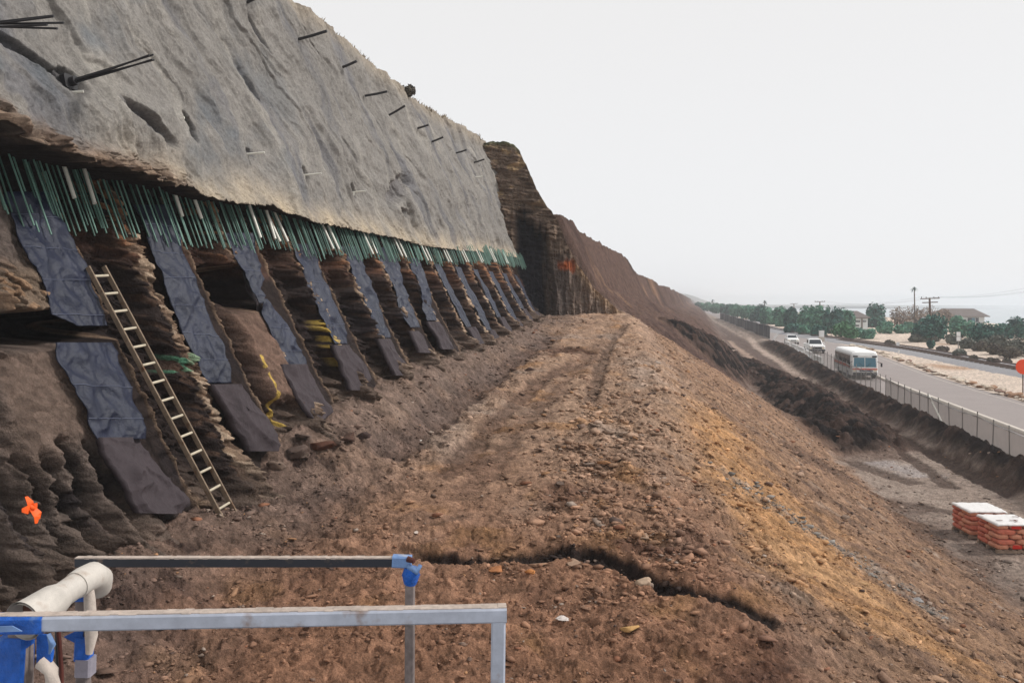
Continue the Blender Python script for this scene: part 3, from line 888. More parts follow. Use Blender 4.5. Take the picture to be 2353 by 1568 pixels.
def build_shot():
    tt = [7.0]
    while tt[-1] < TEND: tt.append(tt[-1] + .0125 * (tt[-1] / 12) ** 1.6)
    tt = np.array(tt); nz = 470
    f = np.linspace(0, 1, nz)
    t, f = np.meshgrid(tt, f)
    zl, zt = zedge(t), ztop(t)
    zt = zt - 1.2 * sst(TEND - 1.2, TEND, t) ** 3
    z = zl + (zt - zl) * f ** 1.12
    edge = z - zl
    wt = t + .6 * gn(z * .35, t * .35, 311)
    wt = wt + .35 * fbm(t * .9, z * .9, 312, 3)
    fold = fbm(wt * .95 + z * .62, z * .24, 313, 5)
    big = fbm(t * .23, z * .3, 315, 3)
    fine = fbm(t * 3.1, z * 2.6, 317, 5)
    D = .22 * big + .15 * fold + .03 * fine
    # creases: sharp overlaps between sprayed passes
    cr = gn(wt * .50 + z * .42, z * .22, 319)
    crm = sst(-.1, .5, gn(t * .45, z * .5, 320) + .15)
    D = D + .085 * crm * sst(-.03, .03, cr) * (1 - sst(.03, .55, cr))
    g1, g2, gi = worley(t * 5.5, z * 5.5, 322)
    D = D + .013 * fbm(t * 7, z * 6, 324, 4) + .008 * (gi - .5) * sst(0, .3, g2 - g1)
    # the bottom lip bulges, and breaks up into rubble at the near end
    lip = np.exp(-(edge / .28) ** 2)
    nearb = 1 - sst(13.0, 15.2, t)
    f1, f2, ci = worley(t * 3.4, z * 4.4, 321)
    lp1, lpi = chips(t * 3.2, z * 5.5 + t, 343); lp2, _j = chips(t * 8, z * 12, 345)
    D = D + .07 * lip + nearb * lip * (.14 + .30 * np.clip(.75 - f1, 0, 1) + .22 * lp1 + .09 * lp2) + .03 * lp2 * lip
    D = D + nearb * .22 * np.exp(-((edge - .9) / .5) ** 2)
    C = np.zeros(t.shape + (3,)); C[:] = alb(136, 131, 125)
    def over(c, m):
        m = np.clip(m, 0, 1)[..., None]; C[:] = C * (1 - m) + np.asarray(c) * m
    over(alb(108, 107, 110), sst(.05, .7, fbm(wt * .9 + z * .4, z * .2, 323, 4)) * .8)
    over(alb(160, 154, 145), sst(.1, .8, fbm(wt * 1.3 + z * .4 + 9, z * .22, 325, 4)) * .7)
    over(alb(98, 104, 110), sst(.0, .6, fbm(t * .45, z * .5, 327, 4)) * (1 - sst(15, 24, t)) * .7)
    over(alb(196, 178, 152), np.exp(-(edge / .5) ** 2) * (.62 + .5 * fbm(t * 1.2, z, 329, 3)) * sst(11.5, 15, t))
    over(alb(146, 122, 102), nearb * lip * .9); over(alb(104, 86, 74), nearb * lip * (ci > .6) * .8)
    over(alb(176, 160, 138), np.exp(-((zt - z) / .45) ** 2) * .5)
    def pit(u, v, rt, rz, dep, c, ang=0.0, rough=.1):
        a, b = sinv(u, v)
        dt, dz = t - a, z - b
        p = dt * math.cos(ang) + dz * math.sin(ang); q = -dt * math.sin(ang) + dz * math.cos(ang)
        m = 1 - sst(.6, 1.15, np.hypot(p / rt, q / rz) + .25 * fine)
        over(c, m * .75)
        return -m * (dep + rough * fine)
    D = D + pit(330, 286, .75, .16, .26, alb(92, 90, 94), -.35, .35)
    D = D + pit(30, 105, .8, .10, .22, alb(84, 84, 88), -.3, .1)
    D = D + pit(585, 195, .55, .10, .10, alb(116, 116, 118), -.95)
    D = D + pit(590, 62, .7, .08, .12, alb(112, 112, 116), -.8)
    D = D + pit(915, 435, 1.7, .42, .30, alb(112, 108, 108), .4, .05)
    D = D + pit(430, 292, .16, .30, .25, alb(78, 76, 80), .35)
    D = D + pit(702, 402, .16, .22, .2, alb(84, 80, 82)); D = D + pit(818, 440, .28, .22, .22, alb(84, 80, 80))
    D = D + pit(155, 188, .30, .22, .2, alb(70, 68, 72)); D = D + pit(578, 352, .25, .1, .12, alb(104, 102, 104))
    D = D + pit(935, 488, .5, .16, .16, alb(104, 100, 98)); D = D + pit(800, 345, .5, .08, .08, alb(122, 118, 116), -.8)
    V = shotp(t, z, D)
    # underside returning to the wall, and the top folding back over the crest
    und, cu = [], []
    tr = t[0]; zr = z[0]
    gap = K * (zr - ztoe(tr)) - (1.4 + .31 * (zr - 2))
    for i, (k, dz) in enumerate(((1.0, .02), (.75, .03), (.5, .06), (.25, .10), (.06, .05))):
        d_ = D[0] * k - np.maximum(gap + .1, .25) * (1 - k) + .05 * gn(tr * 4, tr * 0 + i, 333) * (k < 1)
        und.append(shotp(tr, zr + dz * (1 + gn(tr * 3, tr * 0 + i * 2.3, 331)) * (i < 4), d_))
        cu.append(np.repeat((alb(104, 90, 80) if i == 0 else alb(46, 39, 37))[None], len(tr), 0))  # underside soil coloured near black, shade under the lip painted in
    top, ct_ = [], []
    te = t[-1]; zt_ = z[-1]
    for k in (.25, .8, 2.0, 5.0):
        top.append(shotp(te, zt_ + .10 * min(k, 1) + .08 * gn(te * 2, te * 0 + k, 335), D[-1] - k)); ct_.append(np.repeat(alb(150, 128, 104)[None], len(te), 0))
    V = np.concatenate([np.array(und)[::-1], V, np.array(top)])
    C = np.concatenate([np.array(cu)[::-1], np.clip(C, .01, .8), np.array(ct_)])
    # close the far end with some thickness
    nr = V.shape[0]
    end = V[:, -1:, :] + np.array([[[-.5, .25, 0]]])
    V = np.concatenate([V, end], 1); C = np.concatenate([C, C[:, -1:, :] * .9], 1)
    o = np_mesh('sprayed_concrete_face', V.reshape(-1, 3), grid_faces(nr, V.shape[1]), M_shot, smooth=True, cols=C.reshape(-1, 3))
    tag(o, 'grey sprayed concrete face leaning back above the cut wall', 'retaining wall')
build_shot()

# tufts of dry grass along the crest
def crest_grass():
    V, Q, CC = [], [], []
    n = 500
    t = rng.uniform(20, TEND - 1, n)
    P = shotp(t, ztop(t) + .05, np.full(n, -.15))
    for i in range(n):
        hgt = rng.uniform(.05, .15) * (1.6 if gn(t[i:i+1] * .9, t[i:i+1] * 0, 341)[0] > .2 else .7)
        a = rng.uniform(0, 3.14); dx, dy = .05 * math.cos(a), .05 * math.sin(a)
        lx, ly = rng.normal(0, .08, 2)
        b = len(V)
        p = P[i]
        V += [(p[0] - dx, p[1] - dy, p[2] - .1), (p[0] + dx, p[1] + dy, p[2] - .1), (p[0] + lx, p[1] + ly, p[2] + hgt)]
        Q.append((b, b + 1, b + 2)); CC += [[rng.random()] * 3] * 3
    o = np_mesh('crest_grass', np.array(V), np.array(Q), L_grass, cols=np.array(CC))
    tag(o, 'dry tufts of grass along the crest of the concrete face', 'grass', kind='stuff')
crest_grass()

# ------------------------------------------------------------------ rock bluff at the far end of the cut
def build_bluff():
    xs = np.concatenate([np.linspace(-3.4, 6.9, 420)])
    topx = [-3.4, -1.6, -.6, .1, .42, .62, .95, 1.45, 1.75, 2.1, 2.5, 3.0, 3.6, 4.45, 5.3, 6.15, 6.9]
    topz = [8.6, 8.95, 9.02, 8.9, 8.55, 8.0, 7.3, 6.1, 5.5, 5.1, 4.5, 3.2, 2.0, .8, 0.0, -.6, -1.0]
    nz = 420
    f = np.linspace(0, 1, nz)
    x, f = np.meshgrid(xs, f)
    zt = np.interp(x, topx, topz) + .12 * fbm(x * 1.6, x * 0, 401, 4)
    z0 = -1.7
    z = z0 + (zt - z0) * f
    f1, f2, ci = worley(x * 1.5, z * 2.2, 403)
    beds = fbm(x * .5, z * 3.6 + .4 * x, 405, 4)
    flute = fbm(x * 3.4, z * .45, 407, 4)
    yb = 44.9 + .10 * (z + 1) + .16 * np.maximum(z - 3, 0)
    rel = .30 * flute * (1 - sst(2, 5, z)) + .28 * beds * sst(1, 4, z) + .35 * np.clip(.7 - f1, 0, 1) * sst(0, 3, z) + .08 * fbm(x * 5, z * 5, 409, 4)
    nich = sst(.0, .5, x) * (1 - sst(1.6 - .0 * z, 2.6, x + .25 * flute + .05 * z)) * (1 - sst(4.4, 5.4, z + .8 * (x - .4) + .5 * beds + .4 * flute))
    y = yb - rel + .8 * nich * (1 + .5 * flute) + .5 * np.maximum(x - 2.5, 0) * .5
    C = np.zeros(x.shape + (3,)); C[:] = alb(128, 108, 92)
    def over(c, m):
        m = np.clip(m, 0, 1)[..., None]; C[:] = C * (1 - m) + np.asarray(c) * m
    over(alb(88, 72, 64), sst(0, .6, beds) * sst(1, 3, z) * .8)
    over(alb(176, 148, 112), sst(.1, .6, fbm(x * .8, z * 1.4, 411, 4)) * sst(4.5, 6, z) * .9)
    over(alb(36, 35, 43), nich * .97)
    over(alb(82, 78, 80), (1 - nich) * sst(1.8, 2.4, x) * (1 - sst(3.0, 3.5, x + .15 * flute)) * (1 - sst(1.5, 3, z)) * .6)
    over(alb(142, 124, 112), sst(2.8, 3.4, x) * (1 - sst(1.0, 1.8, z)) * .8)
    over(alb(178, 96, 56), (1 - sst(.25, .55, np.hypot((x - 3.05) / 1.1, (z - 1.95) / .85) + .25 * flute)) * .95)
    over(alb(178, 146, 112), sst(3.2, 3.6, x) * np.exp(-((zt - z) / .5) ** 2) * .6)
    over(alb(94, 96, 66), np.exp(-((zt - z) / .22) ** 2) * sst(8.3, 8.8, zt) * .9)
    V = np.stack([x, y, z], -1)
    top, ctop = [], []
    for k, dz in ((.5, .05), (1.6, .02), (3.2, -.4), (5.0, -1.2)):
        top.append(np.stack([xs, y[-1] + k, z[-1] + dz + .1 * gn(xs * 2, xs * 0 + k, 413) - .1], -1)); ctop.append(np.repeat(alb(112, 104, 78)[None], len(xs), 0))
    V = np.concatenate([V, np.array(top)]); C = np.concatenate([np.clip(C, .01, .7), np.array(ctop)])
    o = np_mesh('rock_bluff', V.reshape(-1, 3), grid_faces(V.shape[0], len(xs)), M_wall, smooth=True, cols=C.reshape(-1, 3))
    tag(o, 'natural banded rock bluff beyond the far end of the concrete', 'bluff')
build_bluff()
#PART2
# ------------------------------------------------------------------ drainage sheets hung down the slots
_wtab = {}
def at_wall(u, v, off=.06):
    t, z = inv(u, v, off)
    return t, z
def sheet(name, rows, m, parent, off=.07, thick=.02, seed=0, wave=.055, seams=True, puff=0.0, skew=None):
    """rows: (v, u left, u right) down the sheet as seen on the wall -> a hanging sheet with folds"""
    ed = [(at_wall(ul, v, off), at_wall(ur, v, off)) for v, ul, ur in rows]
    return sheet_tz(name, ed, m, parent, off, thick, seed, wave, seams, puff)
def sheet_tz(name, ed, m, parent, off=.07, thick=.02, seed=0, wave=.035, seams=True, puff=0.0):
    n, k = 90, 34
    s = np.linspace(0, len(ed) - 1, n)
    L = np.array([e_[0] for e_ in ed]); Rr = np.array([e_[1] for e_ in ed])
    ix = np.arange(len(ed))
    lt, lz = np.interp(s, ix, L[:, 0]), np.interp(s, ix, L[:, 1])
    rt, rz = np.interp(s, ix, Rr[:, 0]), np.interp(s, ix, Rr[:, 1])
    h = np.linspace(0, 1, k)
    t = lt[:, None] * (1 - h) + rt[:, None] * h
    z = lz[:, None] * (1 - h) + rz[:, None] * h
    cx = gn(t * 1.4 + seed * 3.1 + z * .5, z * .9, 501 + seed)
    rg1 = 1 - np.abs(gn(t * 2.4 + z * 1.5 + seed, z * 1.3 - t * .7, 521 + seed)); rg2 = 1 - np.abs(gn(t * 4.5 - z * 2.2, z * 2.6 + seed, 523 + seed))
    D = off + wave * .7 * (rg1 ** 4 - .3) + wave * .45 * (rg2 ** 4 - .3) + wave * 1.6 * cx + wave * gn(t * 3.2 + z, z * 2.4, 503 + seed) + wave * .7 * (1 - np.abs(gn(t * 2.2 - z * 1.3, z * 1.1 + t * .6, 507 + seed))) ** 3
    fr = np.linspace(0, 1, n)[:, None]
    D = D + puff * (np.sin(np.pi * np.clip(h, .02, .98)) ** .5)[None] * (.3 + .7 * fr)
    # loose frayed outline
    t = t + (.02 * gn(z * 3, z * 0 + seed, 511)) * np.where(h < .5, -1, 1)
    P = wallp(t, z, D); B = wallp(t, z, D - thick)
    V = np.concatenate([P.reshape(-1, 3), B.reshape(-1, 3)])
    q = grid_faces(n, k, True); nb = n * k
    ring = [i for i in range(k)] + [r * k + k - 1 for r in range(1, n)] + [(n - 1) * k + i for i in range(k - 2, -1, -1)] + [r * k for r in range(n - 2, 0, -1)]
    rim = [(ring[i], ring[(i + 1) % len(ring)], ring[(i + 1) % len(ring)] + nb, ring[i] + nb) for i in range(len(ring))]
    Q = np.concatenate([q, q[:, ::-1] + nb, np.array(rim)])
    o = np_mesh(name, V, Q, m, parent, smooth=True)
    if seams:
        zz = np.arange(max(lz[0], rz[0]) - .35 - .1 * (seed % 3), min(lz[-1], rz[-1]) + .08, -.47)
        for j, zq in enumerate(zz):
            r = int(np.argmin(np.abs(lz - zq)))
            a, b = P[r, 0], P[min(r + (seed + j) % 3, n - 1), -1]
            rr = [r + round((min(r + (seed + j) % 3, n - 1) - r) * i / (k - 1)) for i in range(k)]
            mb = MB(); mb.tube([P[rr[i], i] + np.array([.006, 0, .002]) for i in range(0, k, 3)], .006, 4, cap=False)
            mb.build('seam', M_seam, o)
    return o

SH_GROUP = 'drainage sheets hung between the rock ribs'
SL = ['blue grey drainage sheet nearest the camera, torn across by a black gap',
      'blue grey drainage sheet just right of the ladder, with a long brown tail',
      'twisted drainage sheet folded over beside the black hole in the rock',
      'drainage sheet just right of the yellow sprayed rock rib',
      'fifth drainage sheet from the left, second past the yellow sprayed rib',
      'sixth drainage sheet from the left with a crumpled lower end',
      'seventh drainage sheet from the left with a dark square tail']
def strip_root(i, label):
    x, y, z = wallp(np.array(TC[i] + .02), np.array(ztoe(TC[i])), 0.1)
    return empty('drainage_sheet', (0, 0, 0), label, 'drainage sheet', SH_GROUP)
r0 = strip_root(0, SL[0])
sheet('upper_sheet', [(440, 8, 120), (538, 39, 154), (590, 56, 178), (630, 81, 195), (683, 107, 220), (722, 121, 236), (748, 178, 252)], M_sheet, r0, seed=1, off=.26)
sheet('lower_sheet', [(786, 124, 264), (830, 137, 275), (870, 158, 287), (950, 198, 316), (1008, 222, 335)], M_sheet, r0, seed=2, off=.28)
sheet('fabric_tail', [(1004, 226, 330), (1050, 244, 355), (1100, 265, 395), (1150, 290, 430), (1178, 312, 424)], M_fab, r0, seed=3, off=.3, thick=.10, wave=.09, seams=False, puff=.08)
r1 = strip_root(1, SL[1])
sheet('upper_sheet', [(470, 306, 390), (550, 338, 412), (640, 370, 446), (720, 402, 478), (800, 440, 508), (880, 480, 530)], M_sheet, r1, seed=4, off=.19)
sheet('fabric_tail', [(882, 484, 546), (920, 500, 578), (960, 528, 608), (1000, 556, 636), (1036, 578, 634)], M_fab, r1, seed=5, off=.3, thick=.14, seams=False, wave=.05, puff=.06)
r2 = strip_root(2, SL[2])
sheet('upper_sheet', [(535, 515, 572), (560, 527, 584), (600, 546, 600), (635, 562, 608), (665, 578, 601), (696, 592, 597)], M_sheet, r2, seed=6, off=.22)
sheet('folded_back_sheet', [(624, 556, 561), (655, 567, 580), (690, 578, 596), (730, 588, 600), (770, 605, 618), (800, 622, 640)], M_fab, r2, seed=7, off=.02, seams=False)
sheet('lower_sheet', [(686, 592, 614), (720, 600, 640), (760, 612, 664), (800, 632, 688), (838, 652, 706)], M_sheet, r2, seed=8, off=.18)
sheet('fabric_tail', [(836, 650, 705), (870, 664, 722), (910, 684, 744), (945, 702, 757), (962, 714, 745)], M_fab, r2, seed=9, off=.3, thick=.12, seams=False, wave=.05, puff=.06)
def strip(i, label, rows_sheet, rows_tail, sd):
    r = strip_root(i, label)
    sheet('upper_sheet', rows_sheet, M_sheet, r, seed=sd, off=.19)
    sheet('fabric_tail', rows_tail, M_fab, r, seed=sd + 1, off=.3, thick=.12, seams=False, wave=.05, puff=.06)
strip(3, SL[3], [(560, 667, 714), (620, 690, 738), (700, 724, 768), (790, 764, 800)], [(792, 766, 798), (830, 780, 826), (870, 796, 850), (896, 804, 838)], 10)
strip(4, SL[4], [(565, 780, 824), (620, 806, 842), (700, 838, 872), (776, 868, 895)], [(778, 870, 895), (820, 885, 918), (850, 898, 938), (862, 906, 930)], 12)
strip(5, SL[5], [(568, 858, 902), (640, 894, 924), (700, 917, 940), (752, 936, 958)], [(760, 940, 964), (785, 950, 978), (810, 960, 984)], 14)
strip(6, SL[6], [(592, 932, 962), (650, 958, 980), (700, 972, 992), (736, 984, 1002)], [(738, 985, 1002), (770, 1000, 1028), (802, 1016, 1036)], 16)
LBL2 = ['narrow drainage sheet eighth from the left along the cut', 'narrow drainage sheet ninth from the left along the cut', 'narrow drainage sheet tenth from the left along the cut',
        'narrow drainage sheet eleventh from the left along the cut', 'narrow drainage sheet second from the far end of the cut', 'last narrow drainage sheet at the far end of the cut']
for k, i in enumerate(range(7, 13)):
    c = TC[i]; r = strip_root(i, LBL2[k])
    zb_ = float(ztoe(c))
    zt_ = 1.35; zm = zb_ + (.75 if k % 2 == 0 else .45); ww = .42 - .02 * (k % 3)
    sheet_tz('upper_sheet', [((c - ww, zt_), (c + ww, zt_)), ((c - ww - .03, .2), (c + ww - .05, .2)), ((c - ww + .05, zm), (c + ww, zm))], M_sheet, r, .19, .02, 20 + k)
    sheet_tz('fabric_tail', [((c - ww + .02, zm), (c + ww, zm)), ((c - ww, zb_ + .12), (c + ww + .1, zb_ + .15))], M_fab, r, .3, .14, 30 + k, .03, False)

# ------------------------------------------------------------------ rods, tubes and anchors
ROD_G = 'green bars hanging in a row under the concrete edge'
def slope_pt(t, z, off): return Vector([float(c) for c in wallp(np.array(float(t)), np.array(float(z)), off)])
nrod = 0
tq = 8.9
rod_meshes = []
for ln in (.75, .9, 1.05, 1.2):
    mb = MB(); d = Vector((0, 0, -1))
    mb.tube([(0, 0, 0), (0, 0, -ln * .5), (0, 0, -ln)], .014, 6)
    me = bpy.data.meshes.new('green_rebar'); me.from_pydata(mb.v, [], mb.f); me.polygons.foreach_set('use_smooth', mb.sm)
    rod_meshes.append((ln, me))
rod_meshes2 = []
for ln, me in rod_meshes:
    m2 = me.copy(); me.materials.append(M_rod); m2.materials.append(M_rod2); rod_meshes2.append((ln, m2))
rest = MB()
while tq < TEND - .05:
    ze = float(zedge(np.array([tq]))[0])
    far = min(1, max(0, (tq - 12) / 22))
    ln, me = (rod_meshes if random.random() < .42 else rod_meshes2)[min(3, max(0, int(3.6 * (1 - far) + random.uniform(-.8, .8))))]
    zend = ze - (.95 - .50 * far) + random.uniform(-.10, .10) + .06 * math.sin(tq * 2.5)
    off = .27 + random.uniform(-.04, .08)
    b = slope_pt(tq, zend, off); a = slope_pt(tq + random.uniform(-.02, .03), zend + 1, off + random.uniform(-.01, .03))
    d = ((b - a).normalized() * .8 + Vector((0, 0, -.2))).normalized()
    if nrod < 298:
        o = bpy.data.objects.new('green_rebar', me)
        o.location = b - d * ln
        o.rotation_euler = (-d).to_track_quat('Z', 'Y').to_euler()
        col.objects.link(o)
        tag(o, 'thin green coated bar hanging in the row below the concrete edge', 'rebar', ROD_G)
        nrod += 1
    else:
        rest.tube([b - d * ln, b], .016, 5)
    tq += .085 * random.uniform(.5, 1.5)
tag(rest.build('far_green_rebar', M_rod2), 'far end of the row of green bars below the concrete edge', 'rebar', kind='stuff')
TUBE_G = 'pairs of white tubes hanging among the green bars'
tubes = [(150, 382, 171, 455), (198, 392, 218, 468), (406, 448, 419, 497), (450, 460, 463, 502), (577, 478, 599, 546), (614, 482, 632, 549)]
tb = []
for (u0, v0, u1, v1) in tubes:
    t0, z0 = inv(u0, v0, .5); t1, z1 = inv(u1, v1, .42)
    tb.append((slope_pt(t0, z0 + .15, .5), slope_pt(t1, z1, .42)))
for i in range(3, 13):
    c = TC[i] - 1.22
    for dq in (-.17, .17):
        ze = float(zedge(np.array([c + dq]))[0])
        tb.append((slope_pt(c + dq, ze + .2, .38), slope_pt(c + dq, ze - .62 + .025 * (i - 3), .36)))
for a, b in tb:
    mb = MB(); mb.tube([(0, 0, 0), (0, 0, -(b - a).length)], .032, 10)
    o = mb.build('white_tube', M_pvc)
    o.location = a
    o.rotation_euler = (a - b).to_track_quat('Z', 'Y').to_euler()
    tag(o, 'white plastic tube hanging in a pair among the green bars', 'tube', TUBE_G)

def spt(u, v, off=0.0):
    t, z = sinv(u, v)
    return Vector([float(c) for c in shotp(np.array(t), np.array(z), off)])
def reach(base, ut, vt):
    """length and rise so that the bar that leaves the face ends near the place seen in the photo"""
    L = 0.3
    for _ in range(400):
        p = base + OUT * L
        if 1176 + F * p.x / p.y >= ut: break
        L += .01
    p = base + OUT * L
    zz = (HZ - vt) / F * p.y
    return Vector((p.x, p.y, zz))
def anchor(ub, vb, ut, vt, n, label, group=None, r=.012, plate=True, spread=.05):
    b = spt(ub, vb); tip = reach(b, ut, vt)
    root = empty('anchor_strands', b, label, 'ground anchor', group)
    d = (tip - b)
    side = d.cross(Vector((0, 0, 1))).normalized(); upv = side.cross(d).normalized()
    for i in range(n):
        a = 2 * math.pi * i / max(n, 1)
        o0 = (side * math.cos(a) + upv * math.sin(a)) * (r * 1.6 if n > 1 else 0)
        o1 = (side * math.cos(a + .5) + upv * math.sin(a + .5)) * (spread if n > 1 else 0)
        mb = MB(); mid = d * .5 + o0 * 1.4 + Vector((0, 0, -.01))
        mb.tube([-d * .15 + o0, mid, d * random.uniform(.95, 1.03) + o1], r, 7)
        mb.build('strand', M_strand, root)
    if plate:
        mb = MB(); dn = d.normalized()
        mb.bar(-dn * .03, dn * .05, .26, .22)
        mb.tube([dn * .05, dn * .14], .07, 10)
        mb.build('bearing_plate', M_strand, root)
    return root
anchor(-130, 60, 128, 50, 5, 'bundle of dark strands cut by the left edge of the photo', spread=.08, r=.014, plate=False)
anchor(157, 190, 352, 131, 4, 'long dark strand bundle with a bearing plate, low on the near concrete', r=.014)
G_UP = 'single dark bars along the top of the concrete'
for q in [(566, 6, 600, -12), (683, 91, 752, 71), (775, 159, 818, 141), (845, 219, 890, 210), (898, 262, 930, 243), (954, 296, 984, 287), (990, 326, 1018, 315), (1049, 351, 1072, 344), (1089, 373, 1112, 366)]:
    anchor(*q, 1, 'single dark bar sticking out near the top of the concrete', G_UP, r=.04, plate=False)
def stub(u, v, label, ln=.3, r=.022, up=.1):
    b = spt(u, v, -.02)
    d = (OUT + Vector((0, .25, up))).normalized()
    mb = MB(); mb.tube([b - d * .1, b + d * ln], r, 8)
    mb.box(b + Vector((-.02, 0, -.05)), (.05, .12, .10), .2)
    tag(mb.build('stub_pipe', M_pvc), label, 'pipe')
stub(150, 214, 'short white stub under the long strand bundle', .28)
stub(408, 272, 'white stub above a dark pit right of the rough hollow', .14)
stub(568, 354, 'thin pale stub above the middle of the concrete edge', .38)
stub(702, 402, 'pale stub in a dark pit, third from the left', .40)
stub(816, 441, 'pale stub in a dark pit left of the wide hollow', .30)
stub(1086, 408, 'short pale stub near the far end of the concrete', .5, .035)

# ------------------------------------------------------------------ ladder
def build_ladder():
    tb_, zb_ = inv(522, 1178, .50); tt_, zt_ = inv(250, 668, .42)
    B = slope_pt(tb_, zb_, .50); T = slope_pt(tt_, zt_, .42)
    ax = (T - B); L = ax.length; ax.normalize()
    tg = Vector((.202, 1, 0)).normalized()
    sd_ = (tg - ax * tg.dot(ax)).normalized()
    root = empty('ladder', B, 'long pale wooden ladder leaning on the cut wall', 'ladder')
    hw = .185
    nrm = sd_.cross(ax).normalized()
    for sgn in (-1, 1):
        mb = MB(); mb.bar(sd_ * hw * sgn - ax * .15, sd_ * hw * sgn + ax * (L + .42), .032, .075, up=nrm)
        mb.build('side_rail', M_wood, root)
    n = int((L + .2) / .305)
    for i in range(n + 1):
        p = ax * (.12 + i * .305)
        mb = MB(); mb.tube([p - sd_ * hw, p + sd_ * hw], .021, 8)
        mb.build('rung', M_rung, root)
build_ladder()
def build_ribbon():
    t, z = inv(60, 1165, .5)
    p = slope_pt(t, z, .55)
    root = empty('survey_ribbon', p, 'bright orange ribbon knotted on the dark rock at far left', 'ribbon')
    r = random.Random(3)
    up = Vector((-.45, .1, .88)); tg = Vector((.2, 1, 0)).normalized()
    mb = MB()
    for ang, ln in ((.05, .14), (1.1, .05), (1.75, .09), (2.9, .16), (3.25, .19), (4.75, .13), (5.6, .04)):
        d = up * math.cos(ang) + tg * math.sin(ang)
        q = d.cross(OUT).normalized() * .045
        a = OUT * .02
        m_ = d * ln * .55 + OUT * (.03 + .03 * r.random()); e_ = d * ln + OUT * .01
        mb.add([a - q, a + q, m_ + q * .9, m_ - q * 1.2, e_ + q * .4, e_ - q * .5], [(0, 1, 2, 3), (3, 2, 4, 5)])
    o = mb.build('streamers', M_orange, root)
    md = o.modifiers.new('thickness', 'SOLIDIFY'); md.thickness = .004
    mb = MB(); mb.tube([OUT * -.02 - up * .03, OUT * .04, OUT * .03 + up * .05], [.03, .04, .02], 7); mb.build('knot', M_orange, root)
build_ribbon()

# ------------------------------------------------------------------ near railings, pipe and tape
ZR = -1.0
def at(u, v, y): return Vector(((u - 1176) / F * y, y, (HZ - v) / F * y))
def rail(front):
    if front:
        a, b = at(-60, 1431, 2.55), at(1163, 1408, 2.66)
        root = empty('front_railing', (b.x, b.y, -2.1), 'galvanised square railing nearest the camera with blue tape', 'railing')
        o = Vector(root.location)
        mb = MB(); mb.bar(a - o, b - o, .05, .046); mb.build('top_rail', M_galv, root)
        mb = MB(); d = (b - a).normalized()
        for i in range(60):        # dust and grit lying on the tube
            s0, s1 = i / 60, (i + 1) / 60
            h0 = .0016 + .0022 * random.random() ** 2
            mb.bar(a.lerp(b, s0) - o + Vector((0, .002, .0235)), a.lerp(b, s1) - o + Vector((0, .002, .0235)), .04 * random.uniform(.8, 1.05), h0 * 2)
        mb.build('dust_layer', M_dust, root)
        pt = b + Vector((-.025, 0, -.02))
        mb = MB(); mb.bar(pt - o, Vector((pt.x - .012, pt.y, -2.1)) - o, .046, .046, up=(0, 1, 0)); mb.build('post', M_galv, root)
        mb = MB(); p2 = Vector((at(-40, 1500, 2.55).x, 2.55, -1.02)); mb.bar(p2 - o, Vector((p2.x, p2.y, -2.1)) - o, .046, .046, up=(0, 1, 0)); mb.build('post', M_galv, root)
        # tape wound round the left end
        mb = MB()
        ta, tb2 = at(-60, 1431.5, 2.55), at(104, 1430, 2.563)
        mb.bar(ta - o, tb2 - o, .0565, .0525); tp = mb.build('tape_wrap', M_tape, root)
        mb = MB(); mb.prism([at(0, 1437, 2.52) - o, at(30, 1436, 2.52) - o, at(52, 1448, 2.52) - o, at(0, 1450, 2.52) - o], (0, 0, 0), (0, -.004, 0)); mb.build('loose_tape', M_tape2, root)
        return root
    a, b = at(176, 1290, 3.22), at(935, 1290, 3.22)
    root = empty('rear_railing', (b.x, b.y, -2.1), 'dark square railing behind with blue tape at its corner', 'railing')
    o = Vector(root.location)
    mb = MB(); mb.bar(a - o, b - o, .032, .034); mb.build('top_rail', M_dark, root)
    mb = MB()
    for i in range(70):
        s0, s1 = i / 70, (i + 1) / 70
        mb.bar(a.lerp(b, s0) - o + Vector((0, -.001, .018)), a.lerp(b, s1) - o + Vector((0, -.001, .018)), .028, .006 * random.uniform(.6, 1.4))
    mb.build('dust_layer', M_dust, root)
    pt = at(942, 1302, 3.22)
    mb = MB(); mb.bar(pt - o, Vector((pt.x - .004, pt.y, -2.1)) - o, .036, .036, up=(0, 1, 0)); mb.build('post', M_post, root)
    mb = MB(); mb.bar(at(902, 1287, 3.22) - o, at(945, 1289, 3.22) - o, .043, .044); mb.build('tape_wrap', M_tape2, root)
    mb = MB(); mb.tube([at(944, 1302, 3.215) - o, at(944, 1318, 3.215) - o, at(942, 1340, 3.22) - o], [.026, .036, .024], 9); mb.build('tape_wrap', M_tape, root)
    mb = MB(); mb.tube([at(938, 1300, 3.2) - o, at(958, 1312, 3.19) - o, at(966, 1296, 3.2) - o], [.012, .014, .008], 7); mb.build('loose_tape', M_tape2, root)
    mb = MB(); mb.tube([at(936, 1283, 3.2) - o, at(952, 1288, 3.19) - o], [.012, .01], 7); mb.build('rust_tip', M_rust, root)
    return root
rail(True); rail(False)
